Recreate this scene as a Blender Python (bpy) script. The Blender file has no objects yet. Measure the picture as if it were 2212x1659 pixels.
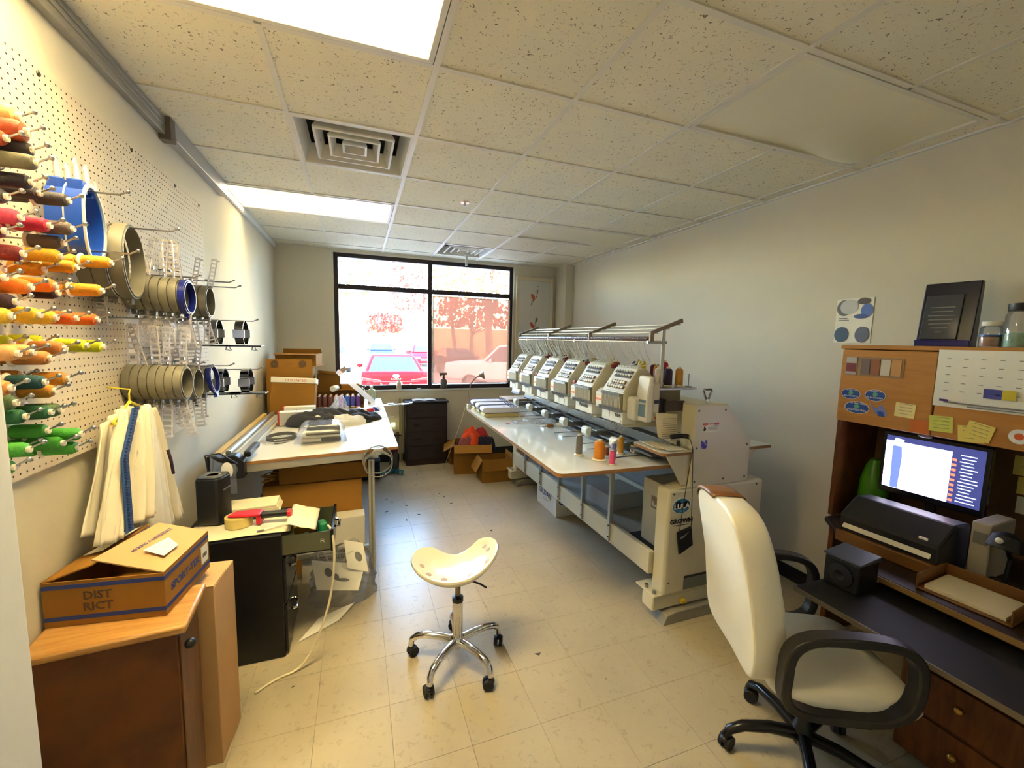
import bpy, bmesh, math, random
from mathutils import Vector, Matrix, Euler
random.seed(7)
S = bpy.context.scene
COL = S.collection
PI = math.pi
R = math.radians

# ------------------------------------------------------------------ camera
HC = 1.651          # lens height
ZC = 2.7076         # ceiling height
cd = bpy.data.cameras.new('camera'); cam = bpy.data.objects.new('camera', cd); COL.objects.link(cam)
cd.sensor_width = 36.0; cd.lens = 14.692; cd.clip_start = 0.02; cd.clip_end = 600
_r = Vector((0.938697, -0.344014, 0.022403)); _f = Vector((0.344405, 0.932921, -0.105092)); _u = Vector((0.015253, 0.106365, 0.994210))
cam.matrix_world = Matrix(((_r.x, _u.x, -_f.x, 0), (_r.y, _u.y, -_f.y, 0), (_r.z, _u.z, -_f.z, HC), (0, 0, 0, 1)))
S.camera = cam
# ------------------------------------------------------------------ view, sky, sun
S.view_settings.view_transform = 'Standard'; S.view_settings.look = 'None'
S.view_settings.gamma = 1.0; S.view_settings.use_curve_mapping = False
S.view_settings.exposure = 2.5
W = bpy.data.worlds.new('sky'); S.world = W; W.use_nodes = True
nt = W.node_tree; nt.nodes.clear()
_o = nt.nodes.new('ShaderNodeOutputWorld'); _b = nt.nodes.new('ShaderNodeBackground'); _s = nt.nodes.new('ShaderNodeTexSky')
_s.sky_type = 'NISHITA'; _s.sun_disc = False; _s.sun_elevation = R(42); _s.sun_rotation = R(200); _s.air_density = 1.4; _s.dust_density = 0.9; _s.ozone_density = 2.5
nt.links.new(_s.outputs[0], _b.inputs[0]); nt.links.new(_b.outputs[0], _o.inputs[0]); _b.inputs[1].default_value = 1.45
sd = bpy.data.lights.new('sun', 'SUN'); sd.energy = 0.8; sd.angle = R(0.6); sd.color = (1, .94, .84)
so = bpy.data.objects.new('sun', sd); COL.objects.link(so); so.rotation_euler = (R(48), 0, R(20)); so.location = (0, -5, 12)
# window portal (sampling aid only)
pd = bpy.data.lights.new('window_portal', 'AREA'); pd.shape = 'RECTANGLE'; pd.size = 2.3; pd.size_y = 1.66; pd.cycles.is_portal = True
po = bpy.data.objects.new('window_portal', pd); COL.objects.link(po); po.location = (.905, 5.82, 1.82); po.rotation_euler = (R(-90), 0, 0)

# ------------------------------------------------------------------ helpers
def lin(c):
    return tuple(((x/255)/12.92 if x/255 <= .04045 else ((x/255+.055)/1.055)**2.4) for x in c)
_M = {}
def mat(name, rgb=(200, 200, 200), rough=.5, metal=0., var=.06, scale=6., bump=0., bscale=60., spec=.5, coat=0., emit=None, est=1., alpha=1., trans=0., tr_dif=0., sheen=0.):
    if name in _M: return _M[name]
    m = bpy.data.materials.new(name); m.use_nodes = True; _M[name] = m
    t = m.node_tree; p = t.nodes['Principled BSDF']; c = lin(rgb)
    p.inputs['Roughness'].default_value = rough; p.inputs['Metallic'].default_value = metal
    p.inputs['Specular IOR Level'].default_value = spec; p.inputs['Coat Weight'].default_value = coat
    p.inputs['Transmission Weight'].default_value = trans; p.inputs['Alpha'].default_value = alpha
    p.inputs['Sheen Weight'].default_value = sheen
    tc = t.nodes.new('ShaderNodeTexCoord')
    if var > 0:
        n = t.nodes.new('ShaderNodeTexNoise'); n.inputs['Scale'].default_value = scale; n.inputs['Detail'].default_value = 5
        t.links.new(tc.outputs['Object'], n.inputs['Vector'])
        r = t.nodes.new('ShaderNodeValToRGB'); r.color_ramp.elements[0].position = .3; r.color_ramp.elements[1].position = .7
        r.color_ramp.elements[0].color = tuple(max(0, x*(1-var)) for x in c)+(1,); r.color_ramp.elements[1].color = tuple(min(1, x*(1+var*.6)) for x in c)+(1,)
        t.links.new(n.outputs[0], r.inputs[0]); t.links.new(r.outputs[0], p.inputs['Base Color'])
    else:
        p.inputs['Base Color'].default_value = c+(1,)
    if bump > 0:
        n2 = t.nodes.new('ShaderNodeTexNoise'); n2.inputs['Scale'].default_value = bscale; n2.inputs['Detail'].default_value = 3
        t.links.new(tc.outputs['Object'], n2.inputs['Vector'])
        b = t.nodes.new('ShaderNodeBump'); b.inputs['Strength'].default_value = bump; b.inputs['Distance'].default_value = .01
        t.links.new(n2.outputs[0], b.inputs['Height']); t.links.new(b.outputs[0], p.inputs['Normal'])
    if emit is not None:
        p.inputs['Emission Color'].default_value = lin(emit)+(1,); p.inputs['Emission Strength'].default_value = est
    return m

def film(name, rgb, a=.15, gloss=.06, rough=.05, tint=None):
    """thin clear sheet: mostly see-through, a little veil and a little shine"""
    if name in _M: return _M[name]
    m = bpy.data.materials.new(name); m.use_nodes = True; _M[name] = m; t = m.node_tree; t.nodes.clear()
    o = t.nodes.new('ShaderNodeOutputMaterial'); tr = t.nodes.new('ShaderNodeBsdfTransparent'); tr.inputs[0].default_value = lin(tint or (255, 255, 255))+(1,)
    d = t.nodes.new('ShaderNodeBsdfDiffuse'); d.inputs[0].default_value = lin(rgb)+(1,)
    tl = t.nodes.new('ShaderNodeBsdfTranslucent'); tl.inputs[0].default_value = lin(rgb)+(1,)
    dm = t.nodes.new('ShaderNodeMixShader'); dm.inputs[0].default_value = .5; t.links.new(d.outputs[0], dm.inputs[1]); t.links.new(tl.outputs[0], dm.inputs[2])
    g = t.nodes.new('ShaderNodeBsdfGlossy'); g.inputs['Roughness'].default_value = rough
    m1 = t.nodes.new('ShaderNodeMixShader'); m1.inputs[0].default_value = a; t.links.new(tr.outputs[0], m1.inputs[1]); t.links.new(dm.outputs[0], m1.inputs[2])
    fr = t.nodes.new('ShaderNodeFresnel'); fr.inputs[0].default_value = 1.45
    mu = t.nodes.new('ShaderNodeMath'); mu.operation = 'MULTIPLY_ADD'; mu.inputs[1].default_value = .8; mu.inputs[2].default_value = gloss; t.links.new(fr.outputs[0], mu.inputs[0])
    m2 = t.nodes.new('ShaderNodeMixShader'); t.links.new(mu.outputs[0], m2.inputs[0]); t.links.new(m1.outputs[0], m2.inputs[1]); t.links.new(g.outputs[0], m2.inputs[2])
    t.links.new(m2.outputs[0], o.inputs[0])
    return m

class MB:
    def __init__(s): s.v = []; s.f = []; s.mi = []
    def add(s, vs, fs, m=0):
        o = len(s.v); s.v += [tuple(p) for p in vs]; s.f += [tuple(i+o for i in f) for f in fs]; s.mi += [m]*len(fs); return s
    def box(s, x0, x1, y0, y1, z0, z1, m=0, M=None):
        vs = [Vector((x, y, z)) for z in (z0, z1) for y in (y0, y1) for x in (x0, x1)]
        if M is not None: vs = [M @ p for p in vs]
        return s.add(vs, [(0, 2, 3, 1), (4, 5, 7, 6), (0, 1, 5, 4), (2, 6, 7, 3), (0, 4, 6, 2), (1, 3, 7, 5)], m)
    def cyl(s, p0, p1, r0, r1=None, n=12, cap=True, m=0):
        r1 = r0 if r1 is None else r1; p0 = Vector(p0); p1 = Vector(p1); d = (p1-p0).normalized()
        a = d.orthogonal().normalized(); b = d.cross(a); vs = []
        for p, r in ((p0, r0), (p1, r1)):
            for k in range(n): vs.append(p+(a*math.cos(2*PI*k/n)+b*math.sin(2*PI*k/n))*r)
        fs = [(k, (k+1) % n, n+(k+1) % n, n+k) for k in range(n)]
        if cap: fs += [tuple(range(n-1, -1, -1)), tuple(range(n, 2*n))]
        return s.add(vs, fs, m)
    def tube(s, pts, r, n=6, closed=False, m=0, cap=True):
        P = [Vector(p) for p in pts]; N = len(P); rr = r if isinstance(r, (list, tuple)) else [r]*N
        tan = []
        for i in range(N):
            a = P[(i-1) % N] if (closed or i > 0) else P[i]; b = P[(i+1) % N] if (closed or i < N-1) else P[i]
            tan.append((b-a).normalized())
        nrm = tan[0].orthogonal().normalized(); vs = []
        for i in range(N):
            nrm = (nrm-tan[i]*nrm.dot(tan[i])); nrm = nrm.normalized() if nrm.length > 1e-6 else tan[i].orthogonal().normalized()
            bi = tan[i].cross(nrm)
            for k in range(n): vs.append(P[i]+(nrm*math.cos(2*PI*k/n)+bi*math.sin(2*PI*k/n))*rr[i])
        fs = []
        for i in range(N if closed else N-1):
            j = (i+1) % N
            for k in range(n): fs.append((i*n+k, i*n+(k+1) % n, j*n+(k+1) % n, j*n+k))
        if cap and not closed: fs += [tuple(range(n-1, -1, -1)), tuple(range((N-1)*n, N*n))]
        return s.add(vs, fs, m)
    def lathe(s, prof, n=16, M=None, m=0):
        vs = []; fs = []
        for r, z in prof:
            for k in range(n):
                p = Vector((r*math.cos(2*PI*k/n), r*math.sin(2*PI*k/n), z)); vs.append(M @ p if M is not None else p)
        for i in range(len(prof)-1):
            for k in range(n): fs.append((i*n+k, i*n+(k+1) % n, (i+1)*n+(k+1) % n, (i+1)*n+k))
        if prof[0][0] > 1e-6: fs.append(tuple(range(n-1, -1, -1)))
        if prof[-1][0] > 1e-6: fs.append(tuple(range((len(prof)-1)*n, len(prof)*n)))
        return s.add(vs, fs, m)
    def prism(s, poly, axis, a, b, m=0, M=None):
        def P(q, h): return Vector((h, q[0], q[1])) if axis == 'x' else Vector((q[0], h, q[1])) if axis == 'y' else Vector((q[0], q[1], h))
        n = len(poly); vs = [P(q, a) for q in poly]+[P(q, b) for q in poly]
        if M is not None: vs = [M @ p for p in vs]
        return s.add(vs, [tuple(range(n-1, -1, -1)), tuple(range(n, 2*n))]+[(k, (k+1) % n, n+(k+1) % n, n+k) for k in range(n)], m)
    def grid(s, fn, nu, nv, m=0):
        vs = [fn(i/nu, j/nv) for j in range(nv+1) for i in range(nu+1)]
        return s.add(vs, [(j*(nu+1)+i, j*(nu+1)+i+1, (j+1)*(nu+1)+i+1, (j+1)*(nu+1)+i) for j in range(nv) for i in range(nu)], m)
    def sheet(s, q, t=.004, m=0):
        """thin slab from four corners"""
        q = [Vector(p) for p in q]; n = (q[1]-q[0]).cross(q[3]-q[0]).normalized()*t
        return s.add(q+[p-n for p in q], [(0, 1, 2, 3), (7, 6, 5, 4), (0, 4, 5, 1), (1, 5, 6, 2), (2, 6, 7, 3), (3, 7, 4, 0)], m)
    def ell(s, c, r, nu=12, nv=8, M=None, m=0):
        pr = [(math.sin(PI*j/nv), -math.cos(PI*j/nv)) for j in range(nv+1)]; pr[0] = (0.0001, -1); pr[-1] = (.0001, 1)
        T = Matrix.Translation(c) @ Matrix.Diagonal((r[0], r[1], r[2], 1))
        return s.lathe(pr, nu, T if M is None else M @ T, m)
    def xf(s, M): s.v = [tuple(M @ Vector(p)) for p in s.v]; return s
    def build(s, name, mats, parent=None, bevel=0., smooth=None, seg=2, flip=False, solid=0., sub=0):
        me = bpy.data.meshes.new(name); me.from_pydata(s.v, [], s.f)
        if not isinstance(mats, (list, tuple)): mats = [mats]
        for m in mats: me.materials.append(_M[m] if isinstance(m, str) else m)
        if len(mats) > 1: me.polygons.foreach_set('material_index', s.mi)
        bm = bmesh.new(); bm.from_mesh(me); bmesh.ops.recalc_face_normals(bm, faces=bm.faces); bm.to_mesh(me); bm.free()
        if smooth:
            me.polygons.foreach_set('use_smooth', [True]*len(me.polygons)); me.set_sharp_from_angle(angle=R(smooth if smooth is not True else 40))
        me.update()
        o = bpy.data.objects.new(name, me); COL.objects.link(o)
        if parent is not None: o.parent = parent
        if solid: md = o.modifiers.new('solid', 'SOLIDIFY'); md.thickness = solid; md.offset = 0
        if bevel: md = o.modifiers.new('bevel', 'BEVEL'); md.width = bevel; md.segments = seg; md.limit_method = 'ANGLE'; md.angle_limit = R(35)
        if sub: md = o.modifiers.new('sub', 'SUBSURF'); md.levels = sub; md.render_levels = sub
        return o
def tag(o, label=None, cat=None, group=None, kind=None):
    if label: o['label'] = label
    if cat: o['category'] = cat
    if group: o['group'] = group
    if kind: o['kind'] = kind
    return o
def thing(name, label, cat, loc=(0, 0, 0), rz=0., group=None, rot=None, kind=None):
    o = bpy.data.objects.new(name, None); COL.objects.link(o); o.location = loc; o.rotation_euler = rot or (0, 0, rz); o.empty_display_size = .05
    return tag(o, label, cat, group, kind)
def struct(o): o['kind'] = 'structure'; return o
def copy_of(o, parent=None, loc=None):
    c = o.copy(); COL.objects.link(c); c.parent = parent
    if loc is not None: c.location = loc
    return c
def copy_tree(o, parent=None):
    c = o.copy(); COL.objects.link(c); c.parent = parent
    for ch in [q for q in bpy.data.objects if q.parent == o]: copy_tree(ch, c)
    return c
def text(name, s, size, m, parent=None, M=None, ext=.0004, align='CENTER', sx=1., bold=0.):
    cu = bpy.data.curves.new('t', 'FONT'); cu.body = s; cu.size = size; cu.extrude = ext; cu.align_x = align; cu.align_y = 'CENTER'; cu.offset = bold; cu.resolution_u = 2
    to = bpy.data.objects.new('t', cu); COL.objects.link(to); bpy.context.view_layer.update()
    me = bpy.data.meshes.new_from_object(to.evaluated_get(bpy.context.evaluated_depsgraph_get())); bpy.data.objects.remove(to); bpy.data.curves.remove(cu)
    me.materials.clear(); me.materials.append(m if not isinstance(m, str) else _M[m]); me.transform(Matrix.Diagonal((sx, 1, 1, 1)))
    if M is not None: me.transform(M)
    o = bpy.data.objects.new(name, me); COL.objects.link(o)
    if parent is not None: o.parent = parent
    return o
def face_M(origin, right, up):
    """matrix that lays local x,y on a surface: right, up; z outward"""
    r = Vector(right).normalized(); u = Vector(up).normalized(); n = r.cross(u); o = Vector(origin)
    return Matrix(((r.x, u.x, n.x, o.x), (r.y, u.y, n.y, o.y), (r.z, u.z, n.z, o.z), (0, 0, 0, 1)))
def arc(c, r, a0, a1, n, ax='xy'):
    out = []
    for k in range(n+1):
        a = R(a0+(a1-a0)*k/n); p = (r*math.cos(a), r*math.sin(a))
        out.append(Vector(c)+Vector((p[0], p[1], 0) if ax == 'xy' else (p[0], 0, p[1]) if ax == 'xz' else (0, p[0], p[1])))
    return out
def bez(p0, p1, p2, p3, n=10):
    p0, p1, p2, p3 = map(Vector, (p0, p1, p2, p3)); o = []
    for k in range(n+1):
        t = k/n; o.append(p0*(1-t)**3+p1*3*t*(1-t)**2+p2*3*t*t*(1-t)+p3*t**3)
    return o
def wobble(x, y, s=1., seed=0.):
    return (math.sin(x*3.1*s+seed)+math.sin(y*4.3*s+seed*1.7)+math.sin((x+y)*7.9*s+seed*.6)*.6+math.sin((x*1.7-y)*13.7*s+seed*2.1)*.35)/3

# ------------------------------------------------------------------ materials
def flecked(name, base, fleck, fl_scale, fl_amt, rough, spec=.3, bump=0., soft=.06, mottle_amt=.05, ramp=(.26, .34)):
    m = mat(name, base, rough, var=0, spec=spec); t = m.node_tree; p = t.nodes['Principled BSDF']
    tc = t.nodes.new('ShaderNodeTexCoord'); oi = t.nodes.new('ShaderNodeObjectInfo')
    ad = t.nodes.new('ShaderNodeVectorMath'); ad.operation = 'MULTIPLY_ADD'; t.links.new(oi.outputs['Location'], ad.inputs[0]); ad.inputs[1].default_value = (1, 1, 1); t.links.new(tc.outputs['Object'], ad.inputs[2])
    n1 = t.nodes.new('ShaderNodeTexNoise'); n1.inputs['Scale'].default_value = 2.2; n1.inputs['Detail'].default_value = 6; t.links.new(ad.outputs[0], n1.inputs[0])
    n2 = t.nodes.new('ShaderNodeTexNoise'); n2.inputs['Scale'].default_value = fl_scale; n2.inputs['Detail'].default_value = 2; n2.inputs['Distortion'].default_value = 1.2; t.links.new(ad.outputs[0], n2.inputs[0])
    r1 = t.nodes.new('ShaderNodeValToRGB'); c = lin(base); r1.color_ramp.elements[0].position = .3; r1.color_ramp.elements[1].position = .7
    r1.color_ramp.elements[0].color = tuple(x*(1-mottle_amt) for x in c)+(1,); r1.color_ramp.elements[1].color = tuple(min(1, x*(1+mottle_amt*.7)) for x in c)+(1,); t.links.new(n1.outputs[0], r1.inputs[0])  # soft random mottling of the tile's own base colour
    r2 = t.nodes.new('ShaderNodeValToRGB'); r2.color_ramp.elements[0].position = ramp[0]; r2.color_ramp.elements[1].position = ramp[1]
    r2.color_ramp.elements[0].color = (fl_amt,)*3+(1,); r2.color_ramp.elements[1].color = (0, 0, 0, 1); t.links.new(n2.outputs[0], r2.inputs[0])
    mx = t.nodes.new('ShaderNodeMix'); mx.data_type = 'RGBA'; t.links.new(r2.outputs[0], mx.inputs[0]); t.links.new(r1.outputs[0], mx.inputs[6]); mx.inputs[7].default_value = lin(fleck)+(1,)
    t.links.new(mx.outputs[2], p.inputs['Base Color'])
    if bump:
        b = t.nodes.new('ShaderNodeBump'); b.inputs['Strength'].default_value = bump; b.inputs['Distance'].default_value = .004; b.invert = True
        t.links.new(r2.outputs[0], b.inputs['Height']); t.links.new(b.outputs[0], p.inputs['Normal'])
    return m
def wood(name, a, b, rough=.45, sc=(1, 12, 12), spec=.4):
    m = mat(name, a, rough, var=0, spec=spec); t = m.node_tree; p = t.nodes['Principled BSDF']
    tc = t.nodes.new('ShaderNodeTexCoord'); mp = t.nodes.new('ShaderNodeMapping'); mp.inputs['Scale'].default_value = sc; t.links.new(tc.outputs['Object'], mp.inputs[0])
    n = t.nodes.new('ShaderNodeTexNoise'); n.inputs['Scale'].default_value = 3; n.inputs['Detail'].default_value = 8; n.inputs['Distortion'].default_value = .8; t.links.new(mp.outputs[0], n.inputs[0])
    r = t.nodes.new('ShaderNodeValToRGB'); r.color_ramp.elements[0].position = .32; r.color_ramp.elements[1].position = .68; r.color_ramp.elements[0].color = lin(b)+(1,); r.color_ramp.elements[1].color = lin(a)+(1,)
    t.links.new(n.outputs[0], r.inputs[0]); t.links.new(r.outputs[0], p.inputs['Base Color'])
    return m
mat('wall_paint', (214, 207, 188), .75, var=.03, scale=1.5, bump=.05, bscale=220, spec=.25)
flecked('ceiling_tile', (236, 230, 208), (96, 84, 64), 75, .85, .9, .1, .5, ramp=(.30, .36), mottle_amt=.04)
flecked('floor_tile', (176, 165, 140), (130, 117, 94), 30, .30, .30, .35, 0., ramp=(.30, .40), mottle_amt=.09)
mat('grid_white', (226, 222, 210), .5, var=.02); mat('joint_dark', (96, 84, 62), .8)
mat('trim_white', (222, 222, 218), .5, var=.03); mat('bronze', (46, 34, 36), .45, metal=.3, var=.05)
mat('pegboard', (212, 200, 182), .6, var=.03); mat('hole_dark', (70, 52, 50), .9, var=0)
mat('chrome', (225, 225, 228), .08, metal=1, var=0); mat('steel', (170, 170, 172), .3, metal=1, var=.05); mat('alu', (190, 192, 190), .38, metal=.9, var=.05)
mat('black_metal', (16, 16, 19), .35, metal=.3, var=.1); mat('black_plastic', (20, 20, 22), .45, var=.1); mat('rubber', (24, 24, 26), .7)
mat('card', (150, 106, 44), .85, var=.07, scale=5, spec=.15); mat('card_light', (196, 156, 108), .85, var=.06, scale=5, spec=.15); mat('card_dark', (116, 80, 40), .85, var=.08, spec=.15)
mat('ivory', (210, 203, 176), .42, var=.04, scale=3); mat('ivory_light', (228, 225, 212), .4, var=.02); mat('machine_grey', (150, 152, 152), .5, var=.05)
mat('table_white', (222, 224, 218), .10, var=.03, scale=2, spec=.5); mat('board_white', (230, 226, 214), .32, var=.03, scale=2, spec=.4)
mat('mdf', (150, 108, 62), .6, var=.08); mat('paper', (236, 232, 218), .8, var=.03); mat('paper_cream', (232, 220, 186), .8, var=.03)
mat('ink', (40, 38, 44), .7, var=0); mat('ink_blue', (44, 62, 130), .7, var=.05); mat('ink_grey', (130, 128, 124), .8, var=0)
wood('oak', (190, 134, 66), (176, 120, 54), .42, (10, 1, 10)); wood('oak_dark', (112, 62, 16), (84, 42, 8), .45, (2, 12, 2)); wood('pine_top', (196, 148, 84), (166, 116, 56), .4, (2, 14, 14))
wood('dark_wood', (44, 26, 22), (28, 15, 12), .45, (1, 8, 8)); mat('white_vinyl', (232, 226, 208), .42, var=.03, scale=3); mat('brown_vinyl', (130, 86, 48), .4, var=.05)
mat('cream_gloss', (236, 229, 206), .14, var=.01, coat=.3); mat('hoop_grey', (116, 112, 98), .45, var=.06); mat('blue_plastic', (20, 70, 178), .3, var=.06); mat('blue_dark', (18, 30, 120), .3, var=.05)
mat('cap_white', (238, 226, 204), .4, var=.02); mat('red_plastic', (206, 28, 48), .3, var=.05); mat('clear_tape', (206, 186, 112), .25, var=.05)
film('glass', (255, 255, 255), .0, .02, .0); film('plastic_film', (240, 242, 248), .18, .05, .14); film('clear_acrylic', (230, 235, 235), .16, .05, .04)
# ================================================================== structure
X0, X1, Y0, Y1 = -.905, 2.86, -.75, 5.65
WX0, WX1, WZ0, WZ1 = -.27, 2.085, .965, 2.672
fl = struct(MB().box(X0-.1, X1+.1, Y0-.1, Y1+.1, -.12, -.006).build('floor', 'joint_dark'))
T1 = .3048
_tm = MB().box(-T1/2+.0006, T1/2-.0006, -T1/2+.0006, T1/2-.0006, -.006, 0).build('floor_tile', 'floor_tile', fl)
_first = True
ix0 = math.floor((X0-.109)/T1); iy0 = math.floor((Y0-2.1)/T1)
for i in range(ix0, ix0+14):
    for j in range(iy0, iy0+23):
        a0, a1 = .109+i*T1, .109+(i+1)*T1; b0, b1 = 2.1+j*T1, 2.1+(j+1)*T1
        c0, c1, d0, d1 = max(a0, X0), min(a1, X1), max(b0, Y0), min(b1, Y1)
        if c1-c0 < .01 or d1-d0 < .01: continue
        if _first: o = _tm; _first = False
        else: o = copy_of(_tm, fl)
        o.location = ((c0+c1)/2, (d0+d1)/2, 0); o.scale = ((c1-c0)/T1, (d1-d0)/T1, 1)
wl = struct(MB().box(X0-.12, X0, Y0-.1, Y1+.1, -.1, ZC+.25).build('wall_left', 'wall_paint'))
wr = struct(MB().box(X1, X1+.12, Y0-.1, Y1+.1, -.1, ZC+.25).build('wall_right', 'wall_paint'))
b = MB(); YB2 = Y1+.16
b.box(X0, WX0, Y1, YB2, -.1, ZC+.25); b.box(WX1, X1, Y1, YB2, -.1, ZC+.25); b.box(WX0, WX1, Y1, YB2, -.1, WZ0); b.box(WX0, WX1, Y1, YB2, WZ1, ZC+.25)
wb = struct(b.build('wall_back', 'wall_paint'))
struct(MB().box(X0-.12, X1+.12, Y0-.12, Y0, -.1, ZC+.25).build('wall_front', 'wall_paint'))
struct(MB().box(2.735, X1, 5.33, Y1, 0, ZC+.02).build('wall_pillar', 'wall_paint'))
# base trim
struct(MB().box(X0, X0+.008, Y0, Y1, 0, .1).build('baseboard_left', 'black_plastic')); struct(MB().box(X0+.008, 2.735, Y1-.008, Y1, 0, .1).build('baseboard_back', 'black_plastic'))
struct(MB().box(X1-.008, X1, Y0, 5.33, 0, .1).build('baseboard_right', 'black_plastic'))
# ---- window
win = thing('window_1', 'wide dark-framed shop window of four panes overlooking the car park', 'window', (0, 0, 0)); struct(win); del win['category']
fy0, fy1 = 5.70, 5.76
def bar(n, x0, x1, z0, z1): return MB().box(x0, x1, fy0, fy1, z0, z1).build(n, 'bronze', win, .004)
bar('frame_jamb', WX0, WX0+.052, WZ0, WZ1); bar('frame_jamb', WX1-.052, WX1, WZ0, WZ1); bar('frame_head', WX0+.052, WX1-.052, WZ1-.05, WZ1); bar('frame_bottom', WX0+.052, WX1-.052, WZ0, WZ0+.055)
bar('mullion', .885, .94, WZ0+.055, WZ1-.05); bar('transom', WX0+.052, .885, 2.235, 2.295); bar('transom', .94, WX1-.052, 2.235, 2.295)
for n, x0, x1, z0, z1 in (('window_pane', WX0+.052, .885, WZ0+.055, 2.235), ('window_pane', WX0+.052, .885, 2.295, WZ1-.05), ('window_pane', .94, WX1-.052, WZ0+.055, 2.235), ('window_pane', .94, WX1-.052, 2.295, WZ1-.05)):
    MB().box(x0, x1, 5.729, 5.733, z0, z1).build(n, 'glass', win)
struct(MB().box(WX0, WX1, Y1-.012, 5.70, WZ0-.02, WZ0).build('window_sill', 'trim_white', None, .003)); bpy.data.objects['window_sill'].parent = win
scr = film('screen_mesh', (192, 158, 142), .48, 0., .6, (206, 172, 158))
sc = thing('sun_screen', 'hazy mesh sun screen covering the lower right window pane', 'screen', (1.49, 5.69, 1.03))
MB().box(-.535, .535, -.0015, .0015, .01, 1.17).build('mesh_panel', scr, sc); MB().box(-.55, -.535, -.006, .006, 0, 1.18).box(.535, .55, -.006, .006, 0, 1.18).box(-.535, .535, -.006, .006, 0, .01).box(-.535, .535, -.006, .006, 1.17, 1.18).build('screen_frame', 'trim_white', sc)
# ---- ceiling
G = .6096; GX = [-.305+G*k for k in range(-1, 6)]; GY = [1.763+G*k for k in range(-5, 8)]
ce = struct(MB().box(X0-.1, X1+.1, Y0-.1, Y1+.1, ZC+.26, ZC+.32).build('ceiling', 'grid_white'))
lights = {(0, 4): 'lit', (0, 8): 'lit', (4, 4): 'off', (4, 8): 'off'}; vents = {(1, 6), (3, 10)}
skip = set(vents)
for (i, j) in lights: skip |= {(i, j), (i+1, j)}
gx = [X0]+GX[1:]+[X1]; gy = [Y0]+[y for y in GY if y > Y0+.1]+[Y1]
gyi = {}   # map row index -> position in GY
_ct = MB().box(-.5, .5, -.5, .5, .004, .02).build('ceiling_tile', 'ceiling_tile', ce); _ct.location = (0, 0, ZC); used = False
for a in range(len(gx)-1):
    for c in range(len(gy)-1):
        x0, x1, y0, y1 = gx[a], gx[a+1], gy[c], gy[c+1]
        jj = round((y0-GY[0])/G) if c > 0 else -1
        if (a, jj) in skip: continue
        o = _ct if not used else copy_of(_ct, ce); used = True
        o.data = _ct.data; o.location = ((x0+x1)/2, (y0+y1)/2, ZC)
        me = MB().box(-(x1-x0)/2+.001, (x1-x0)/2-.001, -(y1-y0)/2+.001, (y1-y0)/2-.001, .004, .02)
        key = 'ct%.3f_%.3f' % (x1-x0, y1-y0)
        if key not in _M:
            t = me.build('tmp', 'ceiling_tile'); _M[key] = t.data; t.data.name = 'ceiling_tile'; bpy.data.objects.remove(t)
        o.data = _M[key]
for k, x in enumerate(gx[1:-1]):
    if abs(x-GX[1]) < .01 or abs(x-GX[5]) < .01:      # broken where the four foot fixtures sit
        segs = [(Y0, GY[4]), (GY[5], GY[8]), (GY[9], Y1)]
    else: segs = [(Y0, Y1)]
    for y0, y1 in segs: MB().box(x-.012, x+.012, y0, y1, ZC-.002, ZC+.004).build('grid_bar', 'grid_white', ce)
for y in gy[1:-1]:
    xs = gx
    for a in range(len(gx)-1):
        MB().box(gx[a]+(.012 if a else 0), gx[a+1]-(.012 if a < len(gx)-2 else 0), y-.012, y+.012, ZC-.002, ZC+.004).build('grid_bar', 'grid_white', ce)
b = MB(); b.box(X0+.002, X0+.024, 3.64, Y1-.024, ZC-.05, ZC).box(X1-.02, X1-.001, Y0, 5.33, ZC-.006, ZC+.004).box(X0+.024, 2.735, Y1-.02, Y1-.001, ZC-.006, ZC+.003)
struct(b.build('trim_1', 'trim_white'))
struct(MB().box(X0+.001, X0+.03, .2, 2.64, ZC-.088, ZC-.002).box(X0+.03, X0+.034, .2, 2.64, ZC-.03, ZC-.024).box(X0+.03, X0+.034, .2, 2.64, ZC-.055, ZC-.05).build('trim_2', mat('rail_grey', (150, 148, 142), .4, metal=.3), None, .003))
struct(MB().box(X0+.001, X0+.052, 2.64, 2.70, ZC-.11, ZC-.002).build('trim_3', mat('rail_brown', (104, 92, 80), .5)))
struct(MB().box(X0+.001, X0+.05, 2.70, 3.63, ZC-.088, ZC-.002).box(X0+.05, X0+.056, 2.70, 3.63, ZC-.094, ZC-.08).build('trim_4', mat('rail_light', (172, 170, 168), .35, metal=.3), None, .003))
# door casing just inside the left of the view
struct(MB().box(X0, -.622, .93, 1.052, 0, 2.3).build('wall_stub', 'trim_white', None, .004))

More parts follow.
